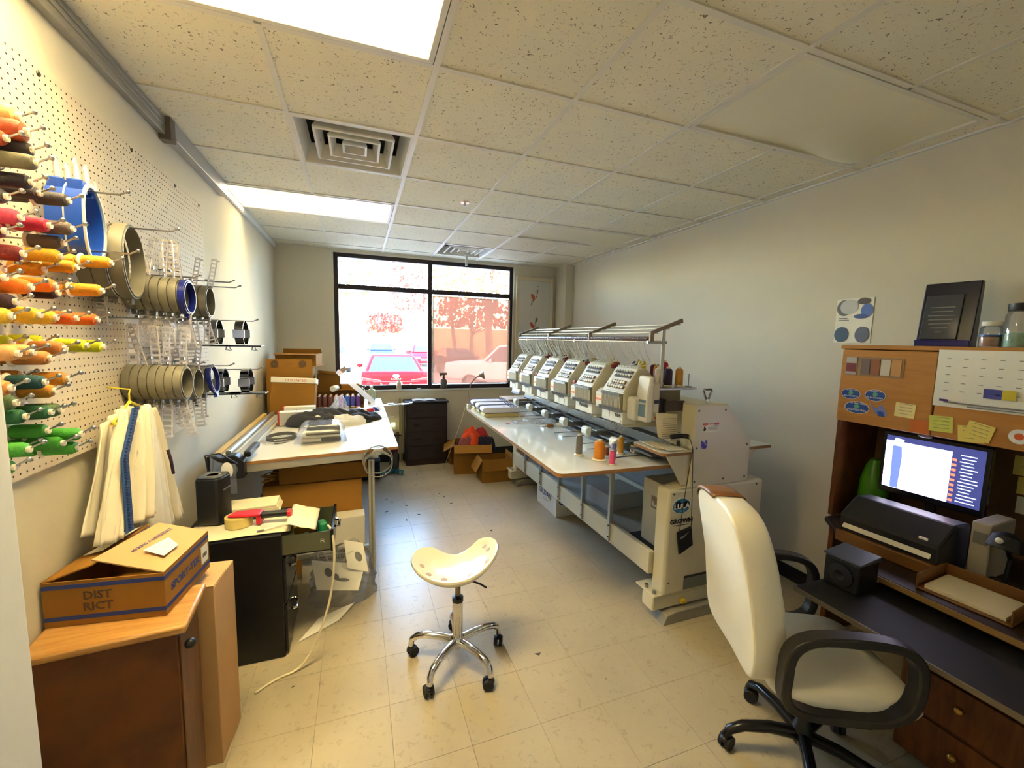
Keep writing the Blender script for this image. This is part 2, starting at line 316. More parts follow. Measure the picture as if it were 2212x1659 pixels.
def emit_mat(name, rgb, st, axis_band=None):
    m = bpy.data.materials.new(name); m.use_nodes = True; _M[name] = m; t = m.node_tree; t.nodes.clear()
    o = t.nodes.new('ShaderNodeOutputMaterial'); e = t.nodes.new('ShaderNodeEmission'); e.inputs[0].default_value = lin(rgb)+(1,); e.inputs[1].default_value = st
    t.links.new(e.outputs[0], o.inputs[0]); return m
tube_m = emit_mat('lit_tube', (255, 234, 184), 31)
lens_lit = mat('lens_lit', (238, 226, 176), .35, var=.02, emit=(255, 232, 160), est=1.5)
def fixture(i, j, on, label):
    x0, y0 = GX[0]+G*i, GY[0]+G*j
    f = thing('ceiling_light', label, 'ceiling light', (x0+G, y0+G/2, ZC), 0, 'recessed fluorescent troffers')
    L, Wd = G*2-.03, G-.03
    b = MB(); w = .022
    b.box(-L/2, L/2, -Wd/2, -Wd/2+w, -.004, .012).box(-L/2, L/2, Wd/2-w, Wd/2, -.004, .012).box(-L/2, -L/2+w, -Wd/2+w, Wd/2-w, -.004, .012).box(L/2-w, L/2, -Wd/2+w, Wd/2-w, -.004, .012)
    b.build('frame', 'grid_white', f, .002)
    b = MB(); b.box(-L/2, L/2, -Wd/2, Wd/2, .13, .135).box(-L/2, -L/2+.003, -Wd/2, Wd/2, .012, .13).box(L/2-.003, L/2, -Wd/2, Wd/2, .012, .13).box(-L/2, L/2, -Wd/2, -Wd/2+.003, .012, .13).box(-L/2, L/2, Wd/2-.003, Wd/2, .012, .13)
    b.build('housing', 'grid_white', f)
    l, ww = L/2-w, Wd/2-w
    if on:
        ld = MB(); ld.grid(lambda u, v: (-l+2*l*u, -ww+2*ww*v, .006), 2, 2)
        ld.build('diffuser', film('diffuser_film', (250, 240, 196), .45, .02, .3), f)
        tubes = ((.17,) if on == 'one' else (-.17, 0, .17))
        for ty in tubes:
            MB().cyl((-l+.02, ty, .07), (l-.02, ty, .07), .016, n=10).build('fluorescent_tube', tube_m, f, smooth=True)
    else:
        sg = .06
        def lens(u, v):
            s = math.exp(-((u-.92)**2/.1+(v-.9)**2/.16))-.35*math.exp(-((u-.62)**2/.03+(v-1.0)**2/.03))-.3*math.exp(-((u-1.)**2/.02+(v-.45)**2/.05))
            edge = 1
            return (-l+2*l*u, -ww+2*ww*v, .008-sg*max(-.25, s)*math.sin(PI*min(1, max(0, u*.98+.01)))**.35*math.sin(PI*min(1, max(0, v*.98+.01)))**.35)
        MB().grid(lens, 28, 16).build('diffuser', mat('lens_off', (236, 230, 206), .45, var=.04, scale=2, spec=.4), f, smooth=60)
    return f
fixture(0, 4, 'three', 'lit fluorescent ceiling light nearest the camera'); fixture(0, 8, 'one', 'lit fluorescent ceiling light between the square vent and the window')
fixture(4, 4, 0, 'unlit ceiling light with a sagging diffuser, nearest the camera'); fixture(4, 8, 0.0, 'unlit ceiling light above the embroidery heads, farther from the camera')
def vent(i, j, label):
    f = thing('ceiling_vent', label, 'ceiling vent', (GX[0]+G*(i+.5), GY[0]+G*(j+.5), ZC), 0, 'square ceiling diffusers')
    h = G/2-.012
    b = MB(); b.box(-h, h, -h, h, .16, .165).box(-h, -h+.004, -h, h, .1, .16).box(h-.004, h, -h, h, .1, .16).box(-h, h, -h, -h+.004, .1, .16).box(-h, h, h-.004, h, .1, .16); b.build('plenum', mat('vent_dark', (44, 42, 40), .8), f)
    MB().cyl((0, .02, .10), (0, .02, .158), .13, n=24).build('duct_collar', mat('duct_black', (26, 20, 22), .8), f, smooth=True)
    for k, (s0, s1, z1) in enumerate(((h, .245, .10), (.205, .165, .07), (.135, .10, .06), (.065, .042, .045))):
        b = MB(); pr = [(s0, 0), (s0-.012, -.002), (s1, z1), (s1+.004, z1+.004), (s0, .008)]
        vs = [(sx*r, sy*r, z) for r, z in pr for sx, sy in ((-1, -1), (1, -1), (1, 1), (-1, 1))]
        n = len(pr); fs = [((i2*4+q), (i2*4+(q+1) % 4), (((i2+1) % n)*4+(q+1) % 4), (((i2+1) % n)*4+q)) for i2 in range(n) for q in range(4)]
        b.add(vs, fs).build('louver_ring', 'grid_white', f)
    for q in (-1, 1): MB().box(q*.18-.001, q*.18+.001, -.001, .001, .02, .15).build('hanger_wire', 'steel', f)
    return f
vent(1, 6, 'white four-ring square ceiling vent beside the lit lights'); vent(3, 10, 'white square ceiling vent right above the window')
sp = thing('sprinkler_head', 'small chrome sprinkler head in the ceiling tile', 'sprinkler', (.80, 3.32, ZC+.004))
MB().lathe([(.036, 0), (.034, -.006), (.018, -.009), (.012, -.006)], 20).build('escutcheon', 'chrome', sp, smooth=True); MB().cyl((0, 0, -.006), (0, 0, -.03), .006, n=8).lathe([(.001, -.034), (.014, -.033), (.014, -.030), (.001, -.030)], 12).build('deflector', 'steel', sp)
hb = thing('blind_bracket', 'short white stick hanging below the far ceiling vent', 'bracket', (1.305, 5.30, ZC-.004)); MB().box(-.012, .012, -.012, .012, -.13, 0).build('stick', 'trim_white', hb, .002); MB().box(-.02, .02, -.02, .02, -.004, .0).build('mounting_plate', 'trim_white', hb)
# framed panel beside the window
pn = thing('decorated_panel', 'white framed panel with painted flower sprigs beside the window', 'panel', (2.39, Y1-.022, 0), rot=(R(.5), 0, 0))
b = MB(); b.box(-.285, -.245, -.012, .012, .1, 2.54).box(.245, .285, -.012, .012, .1, 2.54).box(-.245, .245, -.012, .012, 2.49, 2.54); b.build('panel_frame', mat('panel_strip', (214, 200, 170), .5), pn, .003)
MB().box(-.245, .245, -.004, .006, .1, 2.49).build('panel_face', mat('panel_white', (206, 204, 196), .4, var=.03), pn)
for zc in (2.28, 1.88):
    b = MB(); rg = random.Random(int(zc*100))
    for k in range(26):
        t = rg.random(); x = -.06+.11*t+rg.uniform(-.03, .03)*(1-abs(2*t-1)); z = zc-.13+.26*t*rg.uniform(.8, 1.1); r = rg.uniform(.006, .014)
        b.ell((x, -.006, z), (r*.6, .001, r), 8, 4)
    b.build('painted_leaves', mat('leaf_blue', (92, 104, 100), .6), pn)
    b = MB()
    for x, z, r in ((-.03, -.02, .028), (-.045, .01, .022), (-.015, -.045, .018)): b.ell((x, -.0065, zc+z), (r, .0012, r), 10, 4)
    b.build('painted_flower', mat('flower_red', (196, 96, 70), .6), pn)
# ================================================================== outside the window
GZ = -.35
mat('asphalt', (150, 146, 140), .9, var=.08, scale=.6); mat('grass_dry', (150, 128, 66), .95, var=.15, scale=.4); mat('bld_white', (206, 196, 178), .8, var=.03); mat('dark_glass', (20, 28, 44), .08, var=0)
mat('tyre', (22, 22, 24), .8); mat('bark', (96, 78, 68), .9, var=.15, scale=3)
gp = MB(); gp.grid(lambda u, v: (-60+140*u, 5.95+34*v, GZ), 2, 2); o = gp.build('car_park', 'asphalt'); tag(o, 'pale sunlit concrete car park outside the window', 'car park', kind='structure')
gp = MB(); gp.grid(lambda u, v: (-60+140*u, 39.95+80*v, GZ+4.4*min(1, v*1.35)**1.2-.001), 4, 14); tag(gp.build('grass_bank', 'grass_dry'), 'dry grass bank rising behind the car park', 'grass', kind='structure')
def car(label, loc, rz, rgb, truck=False, front=False, seed=0):
    """length along +y, tail at y=0"""
    c = thing('car' if not truck else 'pickup_truck', label, 'car' if not truck else 'truck', loc, rz)
    pm = mat('car_paint_%d' % seed, rgb, .6, var=.0, spec=.06)
    if not truck:
        lower = [(.0, .42), (.05, .30), (.6, .24), (4.1, .24), (4.72, .3), (4.78, .55), (4.7, .72), (4.1, .88), (3.55, .97), (.62, 1.02), (.1, 1.05), (.0, .98), (-.03, .72)]
        gb, gt = (.42, 3.7, .84, .98), (1.3, 2.75, .64, 1.44)
    else:
        lower = [(.0, .5), (.05, .42), (5.3, .42), (5.45, .6), (5.4, 1.08), (3.9, 1.16), (.0, 1.12)]
        gb, gt = (1.9, 4.0, .86, 1.12), (2.1, 3.35, .70, 1.78)
    MB().prism(lower, 'x', -.91, .91).build('body', pm, c, .09, True, 3)
    (a0, a1, aw, az), (b0, b1, bw, bz) = gb, gt
    q = lambda t, w0, w1: None
    vs = [(-aw, a0, az), (aw, a0, az), (aw, a1, az), (-aw, a1, az), (-bw, b0, bz), (bw, b0, bz), (bw, b1, bz), (-bw, b1, bz)]
    MB().add(vs, [(0, 3, 2, 1), (4, 5, 6, 7), (0, 1, 5, 4), (1, 2, 6, 5), (2, 3, 7, 6), (3, 0, 4, 7)]).build('cabin', pm, c, .06, True, 3)
    def lerp(p, q, t): return Vector(p)*(1-t)+Vector(q)*t
    def inset(idx, n, out, ma=.1, mb=.08):
        P = [Vector(vs[i]) for i in idx]; nn = (P[1]-P[0]).cross(P[3]-P[0]).normalized()
        cen = (P[0]+P[1]+P[2]+P[3])/4
        if nn.dot(cen-Vector((0, (a0+a1)/2, az+.2))) < 0: nn = -nn
        Q = [cen+(p-cen)*.86+nn*out for p in P]
        if (Q[1]-Q[0]).cross(Q[3]-Q[0]).dot(nn) < 0: Q = [Q[0], Q[3], Q[2], Q[1]]
        MB().sheet(Q, .02).build(n, 'dark_glass', c)
    inset((0, 1, 5, 4), 'rear_window', .012); inset((2, 3, 7, 6), 'windshield', .012); inset((1, 2, 6, 5), 'side_window', .012); inset((3, 0, 4, 7), 'side_window', .012)
    wy = (.95, 3.75) if not truck else (1.1, 4.4)
    for sx in (-1, 1):
        for y in wy:
            w = MB().cyl((sx*.72, y, .33), (sx*.93, y, .33), .33, n=20).build('wheel', 'tyre', c, smooth=True); MB().cyl((sx*.93, y, .33), (sx*.945, y, .33), .2, n=14).build('hub_cap', 'steel', w, smooth=True)
        MB().prism([(sx*.40, .79), (sx*.40, .82), (sx*.88, .90), (sx*.90, .80)], 'y', -.05, .06).build('tail_light', mat('tail_red', (86, 4, 10), .25, var=0), c, .012)
        yf = 4.76 if not truck else 5.42
        MB().box(sx*.62-.18, sx*.62+.18, yf-.06, yf+.02, .58, .7).build('headlight', mat('lamp_clear', (230, 232, 235), .15, var=0), c, .03)
        MB().ell((sx*.99, 3.15 if not truck else 3.6, 1.02 if not truck else 1.2), (.1, .06, .07), 10, 6).build('side_mirror', pm, c, smooth=True)
    pl = MB().box(-.17, .17, -.05, -.03, .6, .74).build('licence_plate', mat('plate_white', (225, 225, 220), .4), c); MB().prism([(-.42, .72), (-.30, .56), (.30, .56), (.42, .72), (.39, .72), (.28, .585), (-.28, .585), (-.39, .72)], 'y', -.05, -.03).build('bumper_trim', 'chrome', c); MB().box(-.62, .62, -.042, -.02, .765, .785).build('trunk_seam', mat('seam_dark', (40, 10, 14), .6), c); MB().box(-.8, .8, -.02, .12, .3, .42).build('rear_bumper', mat('bumper_dark', (60, 20, 24), .5), c, .03)
    MB().lathe([(.055, -.004), (.07, 0), (.055, .004)], 16, Matrix.Translation((0, -.045, .93)) @ Matrix.Rotation(R(90), 4, 'X') @ Matrix.Diagonal((1.25, .8, 1, 1))).build('badge', 'chrome', c)
    gy_ = 4.79 if not truck else 5.46
    MB().box(-.42, .42, gy_-.04, gy_, .42, .6).build('grille', 'black_plastic', c, .01)
    return c
car('red sedan parked with its tail towards the window', (.98, 12.0, GZ), R(-1), (112, 3, 8), seed=1)
text('trunk_lettering', 'C A M R Y', .06, 'chrome', [o for o in bpy.data.objects if o.get('label', '').startswith('red sedan')][0], face_M((0, -.047, .845), (1, 0, 0), (0, 0, 1)))
car('white car at the left edge of the window, nose towards us', (-1.35, 29.0, GZ), PI, (232, 232, 234), seed=2)
car('small dark blue sedan facing the window beyond the red sedan', (1.7, 37.5, GZ), PI, (40, 50, 84), seed=3)
car('red car half hidden behind the window mullion', (4.4, 33.5, GZ), PI, (130, 20, 30), seed=4)
car('dark maroon car seen hazily through the sun screen', (5.2, 25.4, GZ), PI, (50, 14, 20), seed=5)
car('white pickup truck seen hazily through the sun screen', (8.3, 14.2, GZ), R(62), (190, 194, 200), truck=True, seed=6)
bl = thing('office_building', 'long pale office building across the car park', 'building', (2.5, 100, 4.0))
MB().box(-24, 8.2, 0, 12, 0, 6.6).build('wall', 'bld_white', bl); MB().prism([(-1, 6.6), (13, 6.6), (6, 8.6)], 'x', -24.4, 8.6).build('roof', mat('roof_tan', (216, 196, 170), .9), bl)
for x in (-20, -14, -7.5, -4.2, 3.4, 6.2):
    w = MB().box(x-.7, x+.7, -.08, .02, 1.1, 3).build('window', mat('far_glass', (150, 140, 140), .3), bl); MB().box(x-.04, x+.04, -.1, -.08, 1.1, 3).box(x-.7, x+.7, -.1, -.08, 2, 2.08).build('muntin', 'bld_white', w)
d = MB().box(-1.4, -.2, -.1, .02, .1, 2.4).build('door', mat('far_door', (186, 140, 110), .6), bl); MB().box(-2.0, .4, -.25, 0, 2.5, 2.8).box(-2.0, -1.8, -.25, 0, .1, 2.5).box(.2, .4, -.25, 0, .1, 2.5).build('porch', 'bld_white', bl)
def tree(label, loc, h, r, rgb, n, seed, trunk_r=.12, group='trees outside the window', ls=.3):
    rg = random.Random(seed); t = thing('tree', label, 'tree', loc, 0, group)
    b = MB(); b.tube([(0, 0, 0), (.05*h*rg.uniform(-1, 1), 0, h*.35), (.06*h*rg.uniform(-1, 1), .03*h, h*.75)], [trunk_r, trunk_r*.75, trunk_r*.3], 7)
    for k in range(9):
        a = rg.uniform(0, 2*PI); z = h*rg.uniform(.3, .65); e = Vector((math.cos(a)*r*.8, math.sin(a)*r*.8, z+h*rg.uniform(.1, .3)))
        b.tube([(0, 0, z), e*.5+Vector((0, 0, z*.5)), e], [trunk_r*.4, trunk_r*.25, trunk_r*.08], 5)
    b.build('trunk', 'bark', t)
    b = MB()
    for k in range(n):
        a = rg.uniform(0, 2*PI); el = rg.uniform(-.6, 1); rr = r*rg.random()**.4
        c = Vector((math.cos(a)*rr*math.sqrt(max(0, 1-el*el*.6)), math.sin(a)*rr*math.sqrt(max(0, 1-el*el*.6)), h*.66+el*h*.33))
        E = Euler((rg.uniform(0, 6), rg.uniform(0, 6), rg.uniform(0, 6))).to_matrix(); s = ls*rg.uniform(.5, 1.1)
        b.add([c+E @ Vector((-s, 0, 0)), c+E @ Vector((0, -s*.6, 0)), c+E @ Vector((s, 0, 0)), c+E @ Vector((0, s*.6, 0))], [(0, 1, 2, 3)])
    f = b.build('foliage', mat('leaf_%d' % seed, rgb, .8, var=.2, scale=1.5), t); f['kind'] = 'stuff'
    return t
tree('slender tree with reddish leaves between building and mullion', (4.6, 41, GZ), 9.5, 2.0, (120, 60, 54), 420, 11, .3)
tree('low rounded red tree in front of the office building', (3.0, 52, .3), 4.2, 2.2, (140, 44, 36), 520, 12, .12)
tree('broad autumn tree overhanging the upper right pane', (9.0, 29, GZ), 10.5, 4.6, (140, 84, 40), 1500, 13, .3, ls=.22)
tree('green pine reaching over the top of the upper right pane', (11.0, 50, .3), 15, 3.2, (84, 110, 54), 900, 14, .25, ls=.26)
tree('green tree on the far skyline left of the red trees', (-1.5, 86, 3.4), 13, 4, (90, 116, 76), 500, 15, .3, ls=.5)
tree('pale tree rising behind the office roof', (7, 122, 4), 15, 6, (120, 110, 84), 600, 16, .3, ls=.55)
tree('rusty bush-like tree behind the maroon car', (12, 46, .2), 6, 4.5, (120, 60, 40), 900, 17, .25, ls=.35)
tree('dark green tree behind the pickup truck', (22, 42, GZ), 9, 4.5, (64, 76, 40), 1000, 18, .25, ls=.35)
# ================================================================== embroidery machine
MX = 1.63
em = thing('embroidery_machine', 'long ivory six-head embroidery machine along the right wall', 'sewing machine', (0, 0, 0))
HP = .357; HY = [2.228+HP*k for k in range(6)]      # head centres, nearest first
YE = 4.30                                      # far end
mat('screw', (90, 86, 78), .4, metal=.6); mat('slot_dark', (40, 42, 46), .6)
def end_frame(y0, y1, near):
    b = MB(); b.box(1.655, 2.39, y0, y1, .17, .815); o = b.build('end_pedestal', 'ivory', em, .018, True, 3)
    MB().box(1.66, 1.665, y0+.01, y1-.01, .25, .3)
    u = MB().prism([(1.72, .815), (1.80, .83), (1.81, 1.305), (2.045, 1.305), (2.25, 1.075), (2.25, .815)], 'y', y0, y1).build('end_tower', 'ivory', em, .012, True, 3)
    if near:
        MB().box(1.80, 2.36, y0-.004, y0+.002, .19, .27).build('base_cutout', mat('cut_grey', (112, 116, 110), .6), o); MB().box(1.80, 2.36, y0-.005, y0-.002, .262, .275).build('cutout_shadow_gap', 'slot_dark', o)
        for x, z in ((1.69, .79), (1.87, .79), (2.04, .79), (2.33, .79), (1.69, .25), (1.95, .25), (2.33, .45)): MB().cyl((x, y0-.003, z), (x, y0+.002, z), .006, n=8).build('screw', 'screw', o)
        for x, z in ((1.83, .85), (2.22, .85), (1.83, 1.27), (2.03, 1.27), (2.22, 1.05), (1.83, 1.05), (2.05, .85)): MB().cyl((x, y0-.003, z), (x, y0+.002, z), .006, n=8).build('screw', 'screw', u)
    return o, u
ped, tow = end_frame(1.85, 1.96, True)
end_frame(YE, YE+.11, False)
for y0 in (1.87, YE+.01):
    f = MB().box(1.60, 2.45, y0, y0+.10, .075, .165).build('foot_beam', 'ivory', em, .012); MB().box(1.60, 2.45, y0-.01, y0+.16, .165, .175).build('foot_plate', 'ivory', f, .002)
    for x in (1.63, 1.645): pass
    for k in (0, 1): MB().cyl((1.625, y0+.02+.07*k, .175), (1.625, y0+.02+.07*k, .195), .011, n=6).build('anchor_bolt', 'steel', f)
    p = MB().prism([(1.655, 0), (2.42, 0), (2.42, .07), (1.75, .07), (1.68, .055)], 'y', y0-.04, y0+.14).build('levelling_pad', mat('pad_grey', (146, 142, 130), .6), em, .004)
MB().box(1.80, 1.83, 1.845, 1.87, .10, .12).build('yellow_plug', mat('plug_yellow', (226, 196, 50), .5), em)
# long lower beam with rail and the table brackets
bm_ = MB().box(MX, MX+.035, 1.96, YE, .255, .40).build('front_beam', 'ivory', em, .004); MB().box(MX+.035, 2.30, 1.96, YE, .30, .325).build('lower_shelf', mat('shelf_grey', (176, 176, 168), .5), em)
MB().box(1.74, 1.86, 2.0, 2.34, .3245, .327).build('shelf_slot', 'slot_dark', bpy.data.objects['lower_shelf']); MB().box(2.30, 2.335, 1.96, YE, .255, .40).build('rear_beam', 'ivory', em, .004)
MB().box(2.34, 2.36, 1.96, YE, .40, .90).build('back_panel', mat('panel_grey', (140, 144, 146), .5), em)
for k, y in enumerate((2.385, 2.765, 3.17, 3.56, 3.95)):
    br = MB().box(MX-.012, MX, y-.012, y+.012, .27, .925).box(MX, MX+.03, y+.008, y+.012, .27, .925).build('table_bracket', 'alu', em, .001)
    for z in (.30, .38): MB().cyl((MX-.016, y-.004, z), (MX-.012, y-.004, z), .006, n=8).build('bolt', 'black_metal', br)
# table top: two boards
def board(pts, z, t, n, m, edge, r=.0):
    P = []
    N = len(pts)
    for i in range(N):
        p = Vector(pts[i][:2]); a = Vector(pts[i-1][:2]); c = Vector(pts[(i+1) % N][:2]); rr = pts[i][2] if len(pts[i]) > 2 else 0
        if rr:
            d0 = (a-p).normalized(); d1 = (c-p).normalized()
            for k in range(5):
                s = k/4; P.append(p+d0*rr*(1-s)**2+d1*rr*s**2)
        else: P.append(p)
    b = MB(); b.prism([tuple(q) for q in P], 'z', z-t+.002, z-.002, 1); b.prism([tuple(q) for q in P], 'z', z-.002, z, 0)
    return b.build(n, [m, edge], em)
TZ = .95
board([(.985, 1.925, .05), (1.715, 1.905), (1.715, 3.06), (1.005, 3.085)], TZ, .025, 'table_board', 'table_white', 'mdf')
board([(1.005, 3.09), (1.715, 3.065), (1.715, 4.10), (1.025, 4.11, .03)], TZ, .025, 'table_board', 'table_white', 'mdf')
board([(1.72, 1.97), (2.34, 1.97), (2.34, YE), (1.72, YE)], TZ-.01, .02, 'bed_plate', 'machine_grey', 'machine_grey')
for k, y in enumerate(HY):
    for dy in (-.11, .11):
        if y+dy < 4.08: MB().box(1.40, 1.70, y+dy-.006, y+dy+.006, TZ-.001, TZ+.0012).build('table_slot', 'slot_dark', em)
    MB().box(1.62, 1.98, y-.05, y+.05, TZ+.001, TZ+.006).build('arm_opening', mat('plate_dark', (96, 100, 104), .45, var=.08), em)
# bridge, thread shelf
MB().box(1.84, 2.06, 1.96, YE, 1.10, 1.30).build('bridge_beam', 'ivory', em, .015, True); MB().box(1.76, 1.84, 1.98, YE-.02, 1.00, 1.06).box(1.70, 1.76, 1.98, YE-.02, .965, .985).box(1.62, 1.70, 1.98, YE-.02, .975, .99).build('pantograph_rail', mat('rail_alu', (128, 130, 134), .4, metal=.5), em, .004)
MB().box(1.69, 1.705, 1.98, YE-.02, 1.0, 1.012).build('pantograph_belt', 'slot_dark', em)
MB().box(1.62, 1.93, 1.98, 4.28, 1.375, 1.388).build('thread_shelf', 'alu', em, .003); MB().box(1.60, 1.88, 2.06, 4.26, 1.30, 1.375).build('shelf_box', mat('box_taupe', (150, 142, 122), .5), em)
# side shelves
sh = board([(1.60, 1.85, .04), (1.80, 1.85), (1.80, 2.14), (1.60, 2.14, .03)], 1.035, .022, 'side_shelf', 'ivory_light', 'mdf')
MB().prism([(1.64, 1.012), (1.80, 1.012), (1.80, .83), (1.76, .83)], 'y', 1.87, 1.885).build('shelf_gusset', 'ivory', em)
board([(2.25, 1.86), (2.44, 1.86), (2.44, 2.2), (2.25, 2.2)], 1.03, .022, 'rear_shelf', 'ivory_light', 'mdf'); MB().prism([(2.25, 1.008), (2.38, 1.008), (2.25, .86)], 'y', 1.90, 1.915).build('shelf_gusset', 'ivory', em)
board([(1.46, YE-.22), (1.80, YE-.22), (1.80, YE+.05), (1.46, YE+.05)], 1.03, .022, 'side_shelf', 'ivory_light', 'mdf')
# lifting ring
MB().tube([(1.935, 1.90, 1.305), (1.935, 1.90, 1.33)], .012, 8).tube([(1.925, 1.90, 1.33), (1.903, 1.90, 1.378), (1.91, 1.90, 1.387), (1.96, 1.90, 1.387), (1.967, 1.90, 1.378), (1.945, 1.90, 1.33)], .007, 8, True).build('lifting_eye', 'chrome', em, smooth=True)
# heads -------------------------------------------------------------
def head(k, y):
    h = bpy.data.objects.new('sewing_head', None); COL.objects.link(h); h.parent = em; h.location = (0, y, 0); h.empty_display_size = .05
    w = .115
    # one head is a part: body mesh with sub-parts
    prof = [(1.50, 1.23), (1.50, 1.345), (1.60, 1.492), (1.66, 1.492), (1.70, 1.45), (1.70, 1.34), (1.64, 1.30), (1.64, 1.23)]
    b = MB(); b.prism(prof, 'y', -w, w)
    h2 = b.build('sewing_head', 'ivory', em, .006, True); h2.location = (0, y, 0); bpy.data.objects.remove(h)
    P = h2
    MB().box(1.53, 1.86, -w+.005, w-.11, 1.13, 1.31).build('head_arm', 'ivory', P, .01, True)
    MB().box(1.52, 1.60, -w-.075, -w-.002, 1.19, 1.33).build('motor_cover', 'ivory_light', P, .014, True) if k == 0 else None
    # raised faces
    d = Vector((.1, 0, .147)).normalized(); nrm = Vector((-.147, 0, .1)).normalized()
    O = Vector((1.50, 0, 1.345))
    MF = lambda a, yy, o=0.: O+d*a+nrm*o+Vector((0, yy, 0))
    def slab(a0, a1, y0, y1, t, nme, mm): return MB().add([MF(a0, y0), MF(a0, y1), MF(a1, y1), MF(a1, y0), MF(a0, y0, t), MF(a0, y1, t), MF(a1, y1, t), MF(a1, y0, t)], [(0, 1, 2, 3), (4, 7, 6, 5), (0, 4, 5, 1), (1, 5, 6, 2), (2, 6, 7, 3), (3, 7, 4, 0)]).build(nme, mm, P)
    slab(.002, .172, -w+.004, w-.004, .004, 'tension_plate', 'ivory_light')
    for r_, a in enumerate((.142, .112)):
        slab(a-.010, a+.010, -w+.018, w-.03-.012*r_, .009, 'sensor_strip', mat('strip_maroon', (58, 34, 42), .5))
        b = MB()
        for q in range(6): b.cyl(MF(a+.006, w-.045-.028*q-.014*r_, .006), MF(a+.006, w-.045-.028*q-.014*r_, .018), .0075, n=8)
        b.build('thread_rollers', 'ivory_light', P, smooth=True)
    for r_, a in enumerate((.068, .036)):
        for q in range(7 if r_ else 6):
            yy = -w+.036+.026*q+.006*(1-r_)
            kn = MB().cyl(MF(a, yy, .003), MF(a, yy, .011), .0135, n=10).build('tension_knob', mat('knob_brown', (104, 74, 62), .4), P, smooth=True)
            MB().cyl(MF(a-.004, yy, .011), MF(a-.004, yy, .018), .0105, .009, 10).build('knob_cap', 'cap_white', kn, smooth=True)
    # needle bar window
    nb = MB().box(1.488, 1.50, -w+.004, w-.004, 1.245, 1.340).build('needle_case', mat('needle_bg', (132, 126, 96), .5), P)
    b = MB()
    for q in range(15): b.cyl((1.485, -w+.015+.0142*q, 1.25), (1.485, -w+.015+.0142*q, 1.335), .003, n=6)
    b.build('needle_bars', 'ivory_light', nb, smooth=True)
    b = MB()
    for q in range(15): b.box(1.474, 1.488, -w+.011+.0142*q, -w+.019+.0142*q, 1.322, 1.338)
    b.build('take_up_levers', 'steel', nb)
    MB().box(1.47, 1.50, -w-.004, w+.004, 1.228, 1.246).build('guide_bar', 'machine_grey', P, .003)
    b = MB()
    for q in range(15): b.cyl((1.472, -w+.012+.0145*q, 1.225), (1.466, -w+.012+.0145*q, 1.248), .0045, n=6)
    b.build('thread_guides', 'steel', P)
    # face plate with lettering
    fp = MB().box(1.50, 1.60, -w, w, 1.155, 1.228).build('face_plate', 'ivory_light', P, .004)
    if k in (0, 1):
        s = 'Avance' if k == 1 else 'nce'
        text('lettering', s, .042, 'ink', fp, face_M((1.4985, (.0 if k else -.065), 1.205), (0, -1, 0), (0, 0, 1)), align='CENTER', bold=.001)
    else: text('lettering', 'Avance', .036, 'ink_grey', fp, face_M((1.4985, .0, 1.212), (0, -1, 0), (0, 0, 1)))
    for q, (y0, y1, z0, z1) in enumerate({0: ((.03, .095, 1.178, 1.222), (-.1, -.02, 1.162, 1.176)), 1: ()}.get(k, ((.03, .095, 1.165, 1.205), (-.06, .02, 1.165, 1.205)))):
        MB().box(1.4975, 1.50, y0, y1, z0, z1).build('paper_label', 'paper', fp)
    # side module with coloured sticker
    mo = MB().prism([(1.50, 1.22), (1.50, 1.32), (1.53, 1.345), (1.62, 1.345), (1.62, 1.22)], 'y', w+.002, w+.085).build('thread_module', 'ivory_light', P, .006)
    MB().box(1.497, 1.50, w+.012, w+.075, 1.255, 1.30).build('sticker', mat('sticker_peach', (244, 214, 180), .5), mo); MB().box(1.4955, 1.497, w+.014, w+.073, 1.268, 1.282).build('sticker_band', mat('sticker_orange', (238, 130, 80), .5), mo)
    if k in (1, 3, 4): MB().box(1.515, 1.545, w+.05, w+.085, 1.33, 1.36).build('red_cover', mat('cover_red', (150, 24, 40), .35), mo, .006)
    # presser feet below
    b = MB(); rg = random.Random(k)
    for q in range(15):
        yy = -w+.015+.0142*q; b.tube([(1.53, yy, 1.157), (1.525, yy, 1.12), (1.51, yy, 1.105), (1.522, yy, 1.09)], .0024, 5)
    b.build('presser_feet', 'steel', P)
    # free arm below the needles, its white nose, hook cover
    ar = MB().box(1.55, 1.90, -.032, .032, .975, 1.012).build('free_arm', mat('arm_grey', (120, 124, 126), .4, metal=.4), P, .006)
    MB().prism([(1.51, .998), (1.51, 1.03), (1.525, 1.045), (1.55, 1.045), (1.55, .98), (1.53, .975)], 'y', -.036, .036).build('arm_nose', mat('nose_white', (236, 236, 226), .3), P, .003)
    MB().box(1.60, 1.645, -.028, .028, 1.012, 1.015).build('needle_plate', 'steel', ar)
    if k in (1, 2, 3): MB().box(1.64, 1.68, -w-.02, -w+.02, 1.47, 1.497).build('top_clip', mat('clip_maroon', (120, 26, 40), .4), P, .006)
    # guides on the top edge
    b = MB()
    for q in range(15): b.box(1.60, 1.625, -w+.011+.0142*q, -w+.018+.0142*q, 1.492, 1.502)
    b.build('top_guides', 'ivory_light', P)
for k, y in enumerate(HY): head(k, y)
# thread tubes from the tension rail down to each head
rg = random.Random(3)
RX, RZ = 1.60, 1.66
for k, y in enumerate(HY):
    for q in range(15):
        y0 = y-.17+.0238*q; y1 = y-.1+.0142*q
        if k == 0 and rg.random() < .45: continue
        dz = rg.uniform(-.02, .02); bx = rg.uniform(.03, .13)
        pts = bez((RX, y0, RZ-.005), (RX+.02, y0+rg.uniform(-.03, .03), RZ-.12+dz), (RX+bx+.05, y0*.4+y1*.6+rg.uniform(-.03, .03), 1.53), (1.615, y1, 1.502), 9)
        MB().tube(pts, .0028, 5).build('thread_tube', mat('tube_clear', (222, 226, 222), .3, var=0), em, smooth=True)
